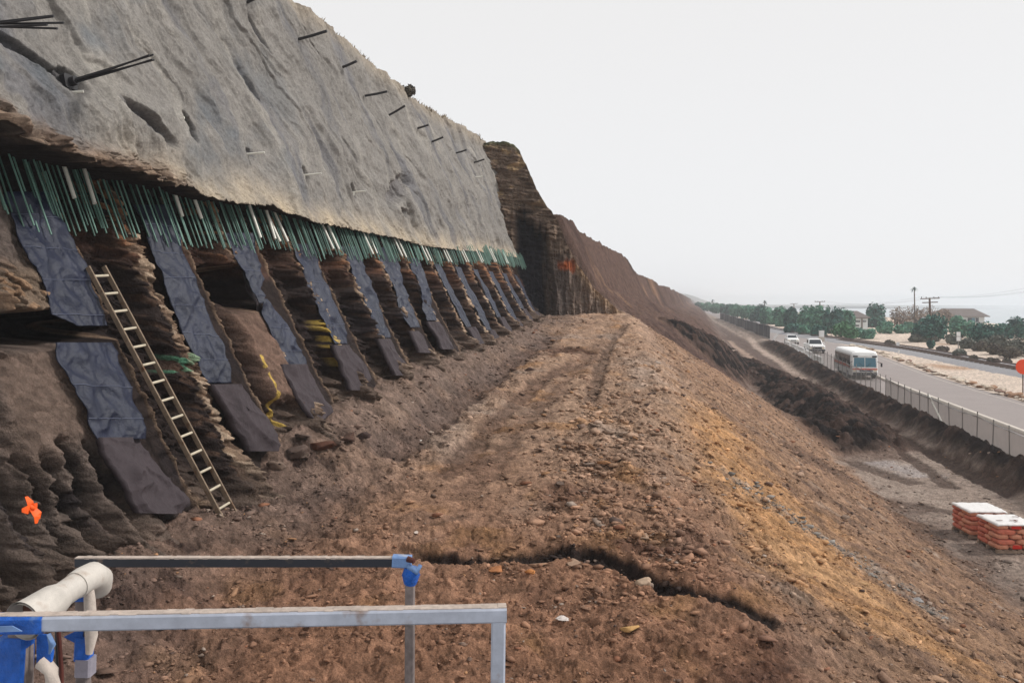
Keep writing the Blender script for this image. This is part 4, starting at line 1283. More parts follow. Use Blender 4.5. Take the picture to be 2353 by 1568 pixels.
def near_bits():
    # elbow pipe
    P = [at(95, 1398, 2.72), at(128, 1376, 2.78), at(165, 1350, 2.84), at(193, 1331, 2.90), at(212, 1322, 2.95), at(226, 1330, 3.02), at(226, 1346, 3.06)]
    c0 = P[0]
    root = empty('elbow_pipe', c0, 'off white bent pipe with an open flared end behind the near railing', 'pipe')
    mb = MB(); q = [p - c0 for p in P]
    mb.tube([q[0], q[1], q[2], q[3]], .043, 20, cap=False)
    mb.build('barrel', M_pipe, root)
    d = (q[3] - q[2]).normalized()
    mb = MB(); mb.tube([q[2] + d * .02, q[3], q[4], q[5], q[6]], [.047, .048, .049, .049, .046], 20); mb.build('elbow', M_pipe, root)
    dd = (q[0] - q[1]).normalized()
    f0 = q[0] - dd * .05
    mb = MB(); mb.tube([f0 - dd * .04, f0, q[0] + dd * .06, q[0] + dd * .075], [.044, .056, .062, .066], 24, cap=False)
    mb.tube([q[0] + dd * .076, q[0] + dd * .03, f0], [.058, .055, .044], 24, cap=False)
    mb.build('flared_end', M_pipe, root)
    mb = MB(); mb.tube([q[0] + dd * .02, q[0] - dd * .05, q[1]], [.054, .04, .036], 20); mb.build('bore', M_pipein, root)
    # post that carries the pipe
    pp = at(196, 1360, 2.93)
    r2 = empty('pipe_post', (pp.x, pp.y, -2.1), 'grey post under the bent pipe wrapped in blue and grey tape', 'post')
    o = Vector(r2.location)
    mb = MB(); mb.bar(at(190, 1350, 2.93) - o, Vector((pp.x, pp.y, -2.1)) - o, .040, .040, up=(0, 1, 0)); mb.build('shaft', M_post, r2)
    mb = MB(); mb.tube([at(203, 1340, 2.90) - o, at(206, 1380, 2.9) - o, at(210, 1460, 2.9) - o, at(205, 1500, 2.9) - o], [.016, .02, .022, .012], 8); mb.build('rag', M_rag, r2)
    mb = MB(); mb.bar(at(195, 1458, 2.92) - o, at(192, 1512, 2.92) - o, .052, .05, up=(0, 1, 0))
    mb.prism([at(146, 1462, 2.9) - o, at(180, 1446, 2.9) - o, at(190, 1448, 2.9) - o, at(190, 1482, 2.9) - o, at(172, 1476, 2.9) - o], (0, 0, 0), (0, .006, 0)); mb.build('tape_wrap', M_tape, r2)
    mb = MB(); mb.bar(at(197, 1508, 2.92) - o, at(196, 1548, 2.92) - o, .056, .054, up=(0, 1, 0)); mb.build('tape_wrap', M_tapeg, r2)
    mb = MB(); mb.bar(at(190, 1352, 2.92) - o, at(190, 1376, 2.92) - o, .046, .046, up=(0, 1, 0)); mb.build('tape_wrap', M_tape, r2)
    # left corner post bound in tape
    pl = at(48, 1450, 2.75)
    r3 = empty('taped_post', (pl.x, pl.y, -2.1), 'post at the left corner bound in bright blue tape', 'post')
    o = Vector(r3.location)
    mb = MB(); mb.bar(pl - o, Vector((pl.x, pl.y, -2.1)) - o, .06, .06, up=(0, 1, 0)); mb.build('shaft', M_post, r3)
    mb = MB(); mb.bar(at(40, 1456, 2.75) - o, at(36, 1562, 2.75) - o, .086, .075, up=(0, 1, 0)); mb.build('tape_wrap', M_tape, r3)
    mb = MB(); mb.prism([at(84, 1455, 2.75) - o, at(112, 1458, 2.75) - o, at(122, 1496, 2.75) - o, at(118, 1520, 2.74) - o, at(84, 1524, 2.74) - o], (0, 0, 0), (0, .008, 0)); mb.build('loose_tape', M_tape, r3)
    mb = MB(); mb.tube([at(112, 1455, 2.72) - o, at(120, 1480, 2.71) - o, at(114, 1500, 2.72) - o], [.008, .012, .004], 6); mb.build('loose_tape', M_tape2, r3)
    mb = MB(); mb.tube([at(96, 1518, 2.75) - o, at(118, 1540, 2.74) - o, at(122, 1590, 2.74) - o], [.025, .022, .03], 8); mb.build('rag', M_rag, r3)
    for (uu, v0, u2, rr, mm, lb, nm) in ((134, 1440, 142, .0075, M_rust, 'thin rust red rod standing behind the near railing', 'steel_rod'), (146, 1440, 150, .006, M_strand, 'thin dark cable hanging between the taped posts', 'cable')):
        a, b = at(uu, v0, 2.85), at(u2, 1640, 2.85)
        if nm == 'cable': a, b = at(142 - 12, v0, 2.9), at(128, 1650, 2.9)
        mb = MB(); mb.tube([a, (a + b) / 2 + Vector((.005, 0, 0)), b, Vector((b.x, b.y, -2.1))], rr, 7); tag(mb.build(nm, mm), lb, 'rod' if nm == 'steel_rod' else 'cable')
    # deck under the railings, below the picture
    mb = MB(); mb.box((-.75, 2.2, -2.15), (2.6, 2.6, .1)); tag(mb.build('drill_platform', M_dark), 'dark steel platform deck under the railings', 'platform')
near_bits()

# ------------------------------------------------------------------ pallets of cement bags
def bag_mesh(lx, ly, lz, seed, m):
    n, k = 12, 8
    v, f = ico(3)
    p = 4.5
    r = (np.abs(v) ** p).sum(1) ** (-1 / p)
    v = v * r[:, None]
    e_ = np.clip(np.abs(v[:, 0]), 0, 1)
    V = v * np.array([lx / 2, ly / 2, lz / 2])
    V[:, 2] *= (1 - .25 * e_ ** 4)
    V = V + .012 * np.stack([gn(V[:, 1] * 9 + seed, V[:, 2] * 9, 601), gn(V[:, 0] * 9, V[:, 2] * 9 + seed, 602), gn(V[:, 0] * 9 + seed, V[:, 1] * 9, 603)], -1)
    me = bpy.data.meshes.new('cement_bag')
    me.from_pydata(V.tolist(), [], f.tolist()); me.polygons.foreach_set('use_smooth', [True] * len(f))
    me.materials.append(m)
    return me
BAGS = [bag_mesh(.60, .42, .168, i, M_bag if i % 2 else M_bagl) for i in range(4)]
BAGSR = [bag_mesh(.42, .60, .168, i + 9, M_bag if i % 2 else M_bagl) for i in range(4)]
def pallet(u, v, rz, lab, marks, which):
    x, y, z = G(u, v)
    Rz = Vector((math.cos(rz), math.sin(rz), 0)); Fz = Vector((-math.sin(rz), math.cos(rz), 0))
    cz = z + .02
    c = Vector((x, y, cz)) + Rz * .0 + Fz * .0
    W_, D_ = 1.26, 1.24
    # corner seen lowest in the picture is the front one
    c = Vector((x, y, cz)) + Fz * (D_ / 2) + Rz * (W_ / 2)
    pl = empty('timber_pallet', c, 'timber pallet under the %s stack of orange bags' % which, 'pallet', None, rz)
    for i in range(6):
        mb = MB(); mb.box((-.52 + i * .208, 0, .122), (.13, D_ - .02, .024)); mb.build('deck_board', M_pallet, pl)
    for yy in (-.54, 0, .54):
        mb = MB(); mb.box((0, yy, .062), (W_ - .02, .08, .09)); mb.build('runner', M_pallet, pl)
    grp = 'bags on the %s pallet' % which
    k = 0
    for L in range(5):
        zc = cz + .135 + .16 * (L + .5)
        cells = []
        if L % 2 == 0:
            for i in (-1, 0, 1):
                for j in (-1, 1): cells.append((i * .42, j * .31, BAGSR))
        else:
            for i in (-1, 1):
                for j in (-1, 0, 1): cells.append((i * .315, j * .42, BAGS))
        for (bx, by, lib) in cells:
            o = bpy.data.objects.new('cement_bag', lib[(k * 7 + L) % 4]); k += 1
            p = c + Rz * bx + Fz * by
            o.location = (p.x, p.y, zc)
            o.rotation_euler = (random.uniform(-.05, .05), random.uniform(-.05, .05), rz + random.uniform(-.07, .07))
            col.objects.link(o)
            lb = 'orange paper cement bag in the stack on the %s pallet' % which
            if marks and abs(by + (.31 if L % 2 == 0 else .42)) < .02 and ((L % 2 == 0 and L in (0, 4) and abs(bx) < .01)):
                q = MB(); q.box((0, -.298, .005), (.30, .012, .12)); po = q.build('printed_panel', M_mark, o)
                lb = 'cement bag with a red printed panel, %s layer of the %s stack' % ('lowest' if L == 0 else 'top', which)
                tag(o, lb, 'cement bag')
            else:
                tag(o, lb, 'cement bag', grp)
    # wrap of white plastic on the top
    n = 26
    gx, gy = np.meshgrid(np.linspace(-1, 1, n), np.linspace(-1, 1, n))
    hz_ = .012 * gn(gx * 3, gy * 3 + k, 611) + .012 * gn(gx * 7, gy * 7, 612)
    e_ = np.maximum(np.abs(gx), np.abs(gy))
    zz = cz + .135 + .8 + .03 + hz_ - .06 * sst(.9, 1, e_)
    px_, py_ = gx * (W_ / 2 + .015), gy * (D_ / 2 + .01)
    V = np.stack([c.x + px_ * Rz.x + py_ * Fz.x, c.y + px_ * Rz.y + py_ * Fz.y, zz], -1).reshape(-1, 3)
    o = np_mesh('plastic_cover', V, grid_faces(n, n), M_cover, smooth=True)
    md = o.modifiers.new('thickness', 'SOLIDIFY'); md.thickness = .012; md.offset = -1
    tag(o, 'white plastic cover over the %s stack of orange bags' % which, 'cover')
    return c, Rz, Fz, cz
cN, RzN, FzN, czN = pallet(2290, 1274, R(-1), '', True, 'nearer')
cF, RzF, FzF, czF = pallet(2226, 1240, R(-2), '', False, 'farther')
def cover_marks():
    mb = MB(); z = czN + .135 + .8 + .062
    for a, b, l_, w_ in ((-.38, -.30, .20, .05), (.10, -.34, .05, .22), (.10, -.26, .26, .04), (.40, .15, .22, .04)):
        p = cN + RzN * a + FzN * b
        mb.box((p.x, p.y, z), (l_, w_, .006), R(-1))
    c = [o for o in bpy.data.objects if o.name.startswith('plastic_cover')][0]
    mb.build('printed_mark', mat('brown print', alb(112, 70, 58), 0.6), c)
cover_marks()
#PART3
# ------------------------------------------------------------------ road, kerb, barriers, fences
def road_x(y, d): return 29.2 + .2 * (y - 47) + 1.02 * d
def strip_mesh(name, ys, ds, zoff, m):
    yy, dd = np.meshgrid(ys, ds, indexing='ij')
    x = road_x(yy, dd)
    V = np.stack([x, yy, low(x, yy) + zoff], -1).reshape(-1, 3)
    return np_mesh(name, V, grid_faces(len(ys), len(ds)), m, smooth=True)
ys = np.concatenate([np.arange(18, 160, 2.0), np.geomspace(160, 900, 50)])
tag(strip_mesh('road', ys, np.linspace(-3.35, 6.0, 12), .0, M_asph), kind='structure')
tag(strip_mesh('shoulder', ys, np.linspace(6.0, 7.3, 3), .01, mat('sandy shoulder', alb(206, 188, 172), .95, var=[(1.2, .12), (9, .15)])), kind='structure')
def kerb(d0, d1, y0, y1, h, name):
    yk = np.arange(y0, y1, 2.0); prof = [(d0, -.05), (d0, h), (d1, h), (d1, -.05)]
    V = []
    for y in yk:
        for d, q in prof:
            x = road_x(y, d); V.append((x, y, float(low(np.array(x), np.array(y))) + q))
    tag(np_mesh(name, np.array(V), grid_faces(len(yk), 4), M_conc), kind='structure')
kerb(-.15, .2, 26, 92, .15, 'median_kerb')
tag(strip_mesh('road_marking', ys[:80], np.array([5.25, 5.35]), .006, M_conc), kind='structure')
def road_pt(y, d, up=0.0):
    x = road_x(y, d)
    return Vector((x, y, float(low(np.array(x), np.array(y))) + up))
RDIR = math.atan2(-.2, 1)            # heading of the road, as a turn about z from +Y
def fence(name, label, y0, y1, step, d, h, m, mp, zoff=-.1, wob=0.0, toprail=True, lean=0.0):
    root = empty(name, road_pt(y0, d), label, 'fence')
    o = Vector(root.location)
    n = int((y1 - y0) / step) + 1
    tops, bots = [], []
    for i in range(n):
        y = y0 + i * step
        dq = d - .95 * (1 - float(sst(45, 75, np.array(y)))) if y < 100 else d
        p = road_pt(y, dq + wob * math.sin(i * 1.3), zoff) - o
        q = p + Vector((random.uniform(-.06, .06) + lean, random.uniform(-.05, .05), h - zoff + random.uniform(-.05, .12)))
        mb = MB(); mb.tube([p, q], .03, 7); mb.build('post', mp, root)
        bots.append(p); tops.append(q - Vector((0, 0, .25)))
    mb = MB()
    k = 5
    for i in range(n - 1):
        for j in range(k):
            s0, s1 = j / k, (j + 1) / k
            sg = lambda s: -.05 * math.sin(math.pi * s)
            a, b = bots[i].lerp(bots[i + 1], s0), bots[i].lerp(bots[i + 1], s1)
            c, e_ = tops[i].lerp(tops[i + 1], s1) + Vector((.02, 0, sg(s1))), tops[i].lerp(tops[i + 1], s0) + Vector((.02, 0, sg(s0)))
            mb.add([a, b, c, e_], [(0, 1, 2, 3)])
    # one continuous web
    me = bpy.data.meshes.new('mesh_panel'); me.from_pydata(mb.v, [], mb.f)
    import bmesh as _b
    bm = _b.new(); bm.from_mesh(me); _b.ops.remove_doubles(bm, verts=bm.verts, dist=.002); bm.to_mesh(me); bm.free()
    link_mesh('mesh_panel', me, m, root)
    if toprail:
        mb = MB(); mb.tube(tops, .022, 6); mb.build('top_rail', mp, root)
    return root
fence('shade_fence', 'wire fence with grey shade cloth beside the road at right', 31.7, 63.2, 2.1, -3.5, 1.85, M_shade, M_metal)
fence('chain_link_fence', 'see-through chain link fence in front of the white bus', 65, 102, 2.05, -3.5, 1.8, M_link, M_metal)
fence('black_mesh_fence', 'black privacy mesh fence along the top of the dark soil far off', 150, 330, 6.0, -3.0, 2.5, M_bmesh, M_metal, wob=.3)
t_ = at(2165, 972, 47.3); s_ = at(2132, 905, 51.0)
mb = MB(); mb.tube([t_, s_], .05, 8); tag(mb.build('leaning_pipe', M_pvc), 'white pipe leaning against the grey shade fence', 'pipe')
p0 = road_pt(133, -4.4, .0)
mb = MB(); mb.bar(p0 + Vector((-.3, 0, 0)), p0 + Vector((.9, .3, 1.6)), .22, .1); tag(mb.build('white_plank', M_white), 'white board leaning at the near end of the black mesh fence', 'board')
for i, y in enumerate((97.5, 104, 110.5, 117, 124)):
    c = road_pt(y, -3.2)
    r_ = bpy.data.objects.new('x', None)
    mb = MB()
    dv = Vector((.2, 1, 0)).normalized() * 2.6; sx = Vector((1, -.2, 0)).normalized()
    prof = [(-.3, 0), (.3, 0), (.3, .1), (.12, .3), (.09, .75), (-.09, .75), (-.12, .3), (-.3, .1)]
    poly = [sx * a + Vector((0, 0, b)) - dv for a, b in prof]
    mb.prism(poly, (0, 0, 0), dv * 2)
    o = mb.build('concrete_barrier', M_white); o.location = c
    bpy.data.objects.remove(r_)
    tag(o, 'white concrete road barrier beside the approaching cars', 'barrier', 'white barriers beside the cars')

# pale rocks lining the far side of the road
n_rk = 0
for i in range(150):
    y = 44 + (i / 149) ** 1.35 * 82
    d = 6.75 + random.uniform(-.45, .5)
    sz = random.uniform(.26, .58) * (1.1 if y < 70 else 1.0)
    p = road_pt(y + random.uniform(-.4, .4), d)
    vv, f = ROCKSH[i % 6]
    a = random.uniform(0, 6.28); M = np.array([[math.cos(a), -math.sin(a), 0], [math.sin(a), math.cos(a), 0], [0, 0, 1]])
    c = random.choice([alb(214, 198, 178), alb(222, 208, 190), alb(196, 176, 156), alb(168, 132, 106), alb(140, 112, 98), alb(206, 190, 172)])
    o = np_mesh('boulder', (vv * sz) @ M.T, f, M_rock, cols=np.repeat(c[None], len(vv), 0))
    o.location = p + Vector((0, 0, sz * .35))
    tag(o, 'pale boulder in the row along the far edge of the road', 'boulder', 'boulders along the road')

# ------------------------------------------------------------------ railway
ra, rb = np.array(G(2336, 852)[:2]), np.array(G(1927, 783)[:2])
rd = (rb - ra) / np.linalg.norm(rb - ra); rn = np.array([rd[1], -rd[0]])
def rail_pt(s, o_, up=0.0):
    bend = .0009 * max(0, s - 60) ** 2
    p = ra + rd * s + rn * (o_ + min(bend, 40))
    return Vector((p[0], p[1], float(low(np.array(p[0]), np.array(p[1]))) + up))
def railway():
    S = np.concatenate([np.arange(-45, 120, 4.0), np.arange(120, 420, 15.0)])
    V = []
    for s in S:
        for o_, up in ((-3.0, -.05), (-2.3, .14), (-1.5, .30), (1.6, .30), (2.9, -.05)): V.append(rail_pt(s, o_, up))
    o = np_mesh('ballast_bed', np.array([tuple(v) for v in V]), grid_faces(len(S), 5), M_ballast)
    tag(o, kind='structure')
    root = empty('railway_track', rail_pt(-45, 0, .3), 'single railway track with rusty rails on grey ballast', 'railway track')
    o0 = Vector(root.location)
    for sd_ in (-.75, .75):
        mb = MB()
        pts = [rail_pt(s, sd_, .54) - o0 for s in S]
        for i in range(len(pts) - 1): mb.bar(pts[i], pts[i + 1] + (pts[i + 1] - pts[i]).normalized() * .01, .10, .17)
        me = mb.build('rail', M_rail, root)
    for i in range(90):
        p = rail_pt(-44 + i * 1.1, 0, .31) - o0
        mb = MB(); mb.box(p, (2.2, .26, .14), math.atan2(rn[1], rn[0])); mb.build('sleeper', M_tie, root)
railway()

# ------------------------------------------------------------------ vehicles
def loft(secs):
    """closed outlines of equal length -> MB side faces and end caps"""
    mb = MB(); n = len(secs[0]); vs = [p for s in secs for p in s]
    fs = []
    for i in range(len(secs) - 1):
        for k in range(n): fs.append((i * n + k, i * n + (k + 1) % n, (i + 1) * n + (k + 1) % n, (i + 1) * n + k))
    fs += [tuple(range(n))[::-1], tuple(range((len(secs) - 1) * n, len(secs) * n))]
    return mb.add(vs, fs)
def wheel(root, x, y, r, wd):
    mb = MB(); mb.tube([(x - wd / 2, y, r), (x + wd / 2, y, r)], r, 18); w_ = mb.build('wheel', M_black, root)
    s = 1 if x > 0 else -1
    mb = MB(); mb.tube([(x + s * wd / 2, y, r), (x + s * (wd / 2 + .02), y, r)], r * .58, 14); mb.build('rim', M_galv, w_)
def bus():
    p = road_pt(79.5, -1.75)
    root = empty('bus', p, 'white midibus with an orange red stripe driving towards the camera', 'bus', rz=RDIR)
    Wd, Hh, Lh = 2.5, 2.75, 8.8           # local: front at -Y, length along +Y
    def sec(y, top, wd, low_=.42):
        hw = wd / 2; r = .28
        return [(-hw, y, low_), (hw, y, low_), (hw + .02, y, 1.1), (hw - .03, y, top - r), (hw - .14, y, top - .09), (hw - .36, y, top), (-hw + .36, y, top), (-hw + .14, y, top - .09), (-hw + .03, y, top - r), (-hw - .02, y, 1.1)]
    mb = loft([sec(0, 2.32, 2.2, .5), sec(.10, 2.58, 2.36, .42), sec(.55, 2.74, Wd), sec(Lh - .4, 2.74, Wd), sec(Lh, 2.55, Wd - .12, .5)])
    mb.build('body', M_white, root)
    # windscreen leaning back, two panes
    for s in (-1, 1):
        x0, x1 = (.03, 1.02) if s > 0 else (-1.02, -.03)
        mb = MB(); mb.add([(x0, -.03, 1.22), (x1, -.03, 1.22), (x1 * .95 if s > 0 else x1, -.0, 2.12), (x0 if s > 0 else x0 * .95, -.0, 2.12), (x0, .04, 1.22), (x1, .04, 1.22), (x1 * .95 if s > 0 else x1, .06, 2.12), (x0 if s > 0 else x0 * .95, .06, 2.12)], [(0, 1, 2, 3), (7, 6, 5, 4), (0, 4, 5, 1), (1, 5, 6, 2), (2, 6, 7, 3), (3, 7, 4, 0)])
        mb.build('windscreen', M_screen, root)
    for s in (-1, 1):
        mb = MB(); mb.bar((s * .1, -.06, 1.24), (s * .55, -.05, 1.62), .03, .02); mb.build('wiper', M_black, root)
        mb = MB(); mb.box((s * .86, -.0, 2.24), (.42, .1, .16)); mb.build('marker_window', M_glass, root)
        mb = MB(); mb.box((s * .92, -.03, .86), (.26, .06, .17)); mb.build('headlight', M_lamp, root)
        mb = MB(); mb.bar((s * 1.12, .05, 1.75), (s * 1.42, -.18, 1.62), .04, .04); mb.box((s * 1.45, -.2, 1.45), (.14, .12, .36)); mb.build('mirror', M_black, root)
    mb = MB(); mb.box((0, .0, 2.27), (1.1, .1, .17)); mb.build('destination_panel', M_white, root)
    mb = MB(); mb.box((0, -.02, 1.02), (2.26, .08, .12)); mb.build('front_stripe', M_red, root)
    mb = MB(); mb.box((.1, -.025, .86), (1.2, .07, .1)); mb.build('front_band', M_navy, root)
    mb = MB(); mb.box((0, -.04, .56), (2.2, .14, .26)); mb.build('bumper', M_dark, root)
    mb = MB(); mb.box((0, -.10, .60), (.34, .02, .14)); mb.build('number_plate', M_white, root)
    for s in (-1, 1):
        xx = s * (Wd / 2 + .0)
        for (y0, y1) in ((.55, 1.35), (1.42, 2.35), (2.42, 3.3), (3.37, 4.25), (4.32, 5.2), (5.27, 6.15), (6.22, 7.1), (7.17, 8.1)):
            mb = MB(); mb.box((xx, (y0 + y1) / 2, 1.86), (.06, y1 - y0, .88)); mb.build('window', M_glass, root)
        mb = MB(); mb.box((xx + s * .01, Lh / 2 + .1, 1.26), (.05, Lh - .7, .24)); mb.build('side_stripe', M_red, root)
        mb = MB(); mb.box((xx + s * .012, Lh / 2 + .1, 1.08), (.05, Lh - .7, .06)); mb.build('side_band', M_navy, root)
        for y in (1.65, 6.4): wheel(root, s * (Wd / 2 - .12), y, .44, .26)
bus()
def pickup():
    p = road_pt(109, -1.35)
    root = empty('pickup_truck', p, 'white pickup truck with dark grille following the bus', 'truck', rz=RDIR)
    W2 = 1.02
    def sec(y, z0, z1, w_): return [(-w_, y, z0), (w_, y, z0), (w_, y, z1 - .08), (w_ - .1, y, z1), (-w_ + .1, y, z1), (-w_, y, z1 - .08)]
    loft([sec(0, .5, 1.0, W2 - .08), sec(.15, .42, 1.10, W2), sec(1.5, .42, 1.2, W2), sec(5.2, .42, 1.2, W2), sec(5.3, .5, 1.15, W2 - .05)]).build('body', M_white, root)
    loft([sec(1.35, 1.14, 1.18, W2 - .06), sec(1.9, 1.14, 1.82, W2 - .2), sec(3.2, 1.14, 1.86, W2 - .2), sec(3.45, 1.14, 1.3, W2 - .08)]).build('cab', M_white, root)
    mb = MB(); mb.add([(-.8, 1.36, 1.22), (.8, 1.36, 1.22), (.68, 1.83, 1.76), (-.68, 1.83, 1.76)], [(0, 1, 2, 3)])
    o = mb.build('windscreen', M_glass, root); md = o.modifiers.new('t', 'SOLIDIFY'); md.thickness = .03; md.offset = 0
    for s in (-1, 1):
        mb = MB(); mb.box((s * (W2 - .17), 2.5, 1.5), (.05, .95, .4)); mb.build('side_window', M_glass, root)
        mb = MB(); mb.box((s * .74, -.02, .72), (.28, .08, .18)); mb.build('headlight', M_lamp, root)
        mb = MB(); mb.box((s * 1.14, 1.6, 1.32), (.2, .1, .18)); mb.build('mirror', M_white, root)
        for y in (.95, 4.2): wheel(root, s * (W2 - .1), y, .38, .24)
    mb = MB(); mb.box((0, -.01, .74), (1.15, .06, .24)); mb.build('grille', M_black, root)
    mb = MB(); mb.box((0, -.06, .46), (2.0, .16, .2)); mb.build('bumper', M_dark, root)
pickup()
def sedan():
    p = road_pt(131, -1.4)
    root = empty('car', p, 'white saloon car behind the pickup, farthest of the vehicles', 'car', rz=RDIR)
    W2 = .9
    def sec(y, z0, z1, w_): return [(-w_, y, z0), (w_, y, z0), (w_, y, z1 - .08), (w_ - .12, y, z1), (-w_ + .12, y, z1), (-w_, y, z1 - .08)]
    loft([sec(0, .4, .72, W2 - .08), sec(.2, .32, .84, W2), sec(1.3, .32, .98, W2), sec(4.3, .32, .98, W2), sec(4.6, .4, .85, W2 - .08)]).build('body', M_white, root)
    loft([sec(1.15, .94, .96, W2 - .06), sec(1.85, .94, 1.42, W2 - .2), sec(3.1, .94, 1.42, W2 - .2), sec(3.8, .94, 1.0, W2 - .08)]).build('cabin', M_white, root)
    mb = MB(); mb.add([(-.72, 1.2, .98), (.72, 1.2, .98), (.6, 1.8, 1.38), (-.6, 1.8, 1.38)], [(0, 1, 2, 3)])
    o = mb.build('windscreen', M_glass, root); md = o.modifiers.new('t', 'SOLIDIFY'); md.thickness = .03; md.offset = 0
    for s in (-1, 1):
        mb = MB(); mb.box((s * .64, -.01, .64), (.3, .06, .14)); mb.build('headlight', M_lamp, root)
        for y in (.85, 3.7): wheel(root, s * (W2 - .1), y, .32, .2)
    mb = MB(); mb.box((0, -.01, .62), (.8, .05, .14)); mb.build('grille', M_black, root)
sedan()

# ------------------------------------------------------------------ signs, poles, wires
def sign_post(u, v0, v1, w_px, label, col_m, name='road_sign', cat='sign', two=False, frac=.45):
    x, y, z = G(u, v1)
    h = (v1 - v0) * y / F; wd = w_px * y / F
    root = empty(name, (x, y, z), label, cat)
    mb = MB(); mb.bar((0, 0, -.2), (0, 0, h * .98), .09, .09, up=(0, 1, 0)); mb.build('post', M_metal, root)
    ph = h * frac
    if two:
        for a, b in ((h - ph * .48, ph * .48), (h - ph, ph * .46)):
            mb = MB(); mb.box((0, -.06, a + b / 2), (wd, .04, b)); mb.build('sign_plate', col_m, root)
    else:
        mb = MB(); mb.box((0, -.06, h - ph / 2), (wd, .04, ph)); mb.build('sign_plate', col_m, root)
    return root
sign_post(2201, 762, 811, 9, 'white double sign plate on a thin post before the dark bushes', M_white, two=True, frac=.42)
sign_post(1909, 754, 778, 7, 'small pale sign on a post beside the railway at the hedge', M_metal, frac=.25)
sign_post(2062, 786, 801, 7, 'low white marker post on the sand beyond the railway', M_white, 'marker_post', 'post', frac=.8)
sign_post(2064, 804, 814, 3, 'short thin marker at the edge of the track ballast', M_white, 'marker_post', 'post', frac=.9)
def cabinet():
    x, y, z = G(1887, 784)
    h = 24 * y / F; wd = 9.5 * y / F
    root = empty('signal_cabinet', (x, y, z), 'tall white cabinet beside the railway behind the pickup', 'cabinet')
    mb = MB(); mb.box((0, 0, h * .22), (wd * 1.1, wd, h * .44)); mb.build('base', M_conc, root)
    mb = MB(); mb.box((0, 0, h * .72), (wd, wd * .8, h * .55)); mb.build('housing', M_white, root)
    mb = MB(); mb.box((0, 0, h * 1.0 + .03), (wd * 1.08, wd * .9, .08)); mb.build('lid', M_white, root)
cabinet()
def orange_sign():
    y = 66.0; c = at(2350, 842, y)
    gz = float(low(np.array(c.x), np.array(y)))
    root = empty('warning_sign', (c.x, y, gz), 'bright orange round warning sign cut by the right edge of the photo', 'sign')
    h = c.z - gz; r = .6
    mb = MB(); poly = [(r * math.cos(a) * (1 + .02 * (k % 2)), -.03, h + r * math.sin(a)) for k, a in enumerate(np.linspace(0, 2 * math.pi, 17)[:-1])]
    mb.prism(poly, (0, 0, 0), (0, .03, 0)); mb.build('sign_plate', M_sign, root)
    mb = MB(); mb.bar((0, .03, -.1), (0, .03, h), .08, .06, up=(0, 1, 0)); mb.build('post', M_pole, root)
orange_sign()
POLEPTS = []
def utility_pole(u, vt, vb, half, label, y=None, second=True):
    if y is None: x, y, z = G(u, vb)
    else: x = (u - 1176) / F * y; z = float(low(np.array(x), np.array(y)))
    h = (HZ - vt) / F * y - z
    root = empty('utility_pole', (x, y, z), label, 'utility pole')
    k = y / F
    mb = MB(); mb.tube([(0, 0, -.3), (-.02 * h * .1, 0, h * .5), (-.04 * h * .5, 0, h)], [.24, .2, .15], 9); mb.build('pole', M_pole, root)
    for j, zz in enumerate((h - .15, h - .15 - 9 * k)):
        if j and not second: continue
        hw = half * k * (1 if j == 0 else .8)
        mb = MB(); mb.bar((-hw - .02 * h, -.15, zz), (hw - .02 * h, -.15, zz + .1), .12, .16); mb.build('crossarm', M_pole, root)
    for s in (-.9, -.4, .4, .9):
        mb = MB(); mb.tube([(s * half * k - .02 * h, -.15, h - .1), (s * half * k - .02 * h, -.15, h + .2)], .06, 6); mb.build('insulator', M_glass, root)
    POLEPTS.append(Vector((x - .02 * h, y - .15, z + h + .15)))
    return root
utility_pole(2137, 684, 780, 22, 'tall brown utility pole with two crossarms before the large dark bush')
utility_pole(1884, 692, 775, 12, 'utility pole rising behind the long tree row', y=230)
utility_pole(1824, 697, 760, 8, 'small distant utility pole farther along the tree row', y=330, second=False)
def wires():
    nxt = at(2600, 610, 84)
    pts = [nxt] + POLEPTS[:2]
    for k, off in enumerate((-1.6, .6, 1.7)):
        mb = MB(); ps = []
        for a, b in zip(pts[:-1], pts[1:]):
            for j in range(13):
                s = j / 12
                ps.append(a.lerp(b, s) + Vector((off, 0, -2.2 * 4 * s * (1 - s) * .5)))
        mb.tube(ps, .008, 4)
        tag(mb.build('overhead_wire', M_strand), 'thin overhead wire running between the utility poles', 'wire', 'overhead wires on the utility poles')
wires()

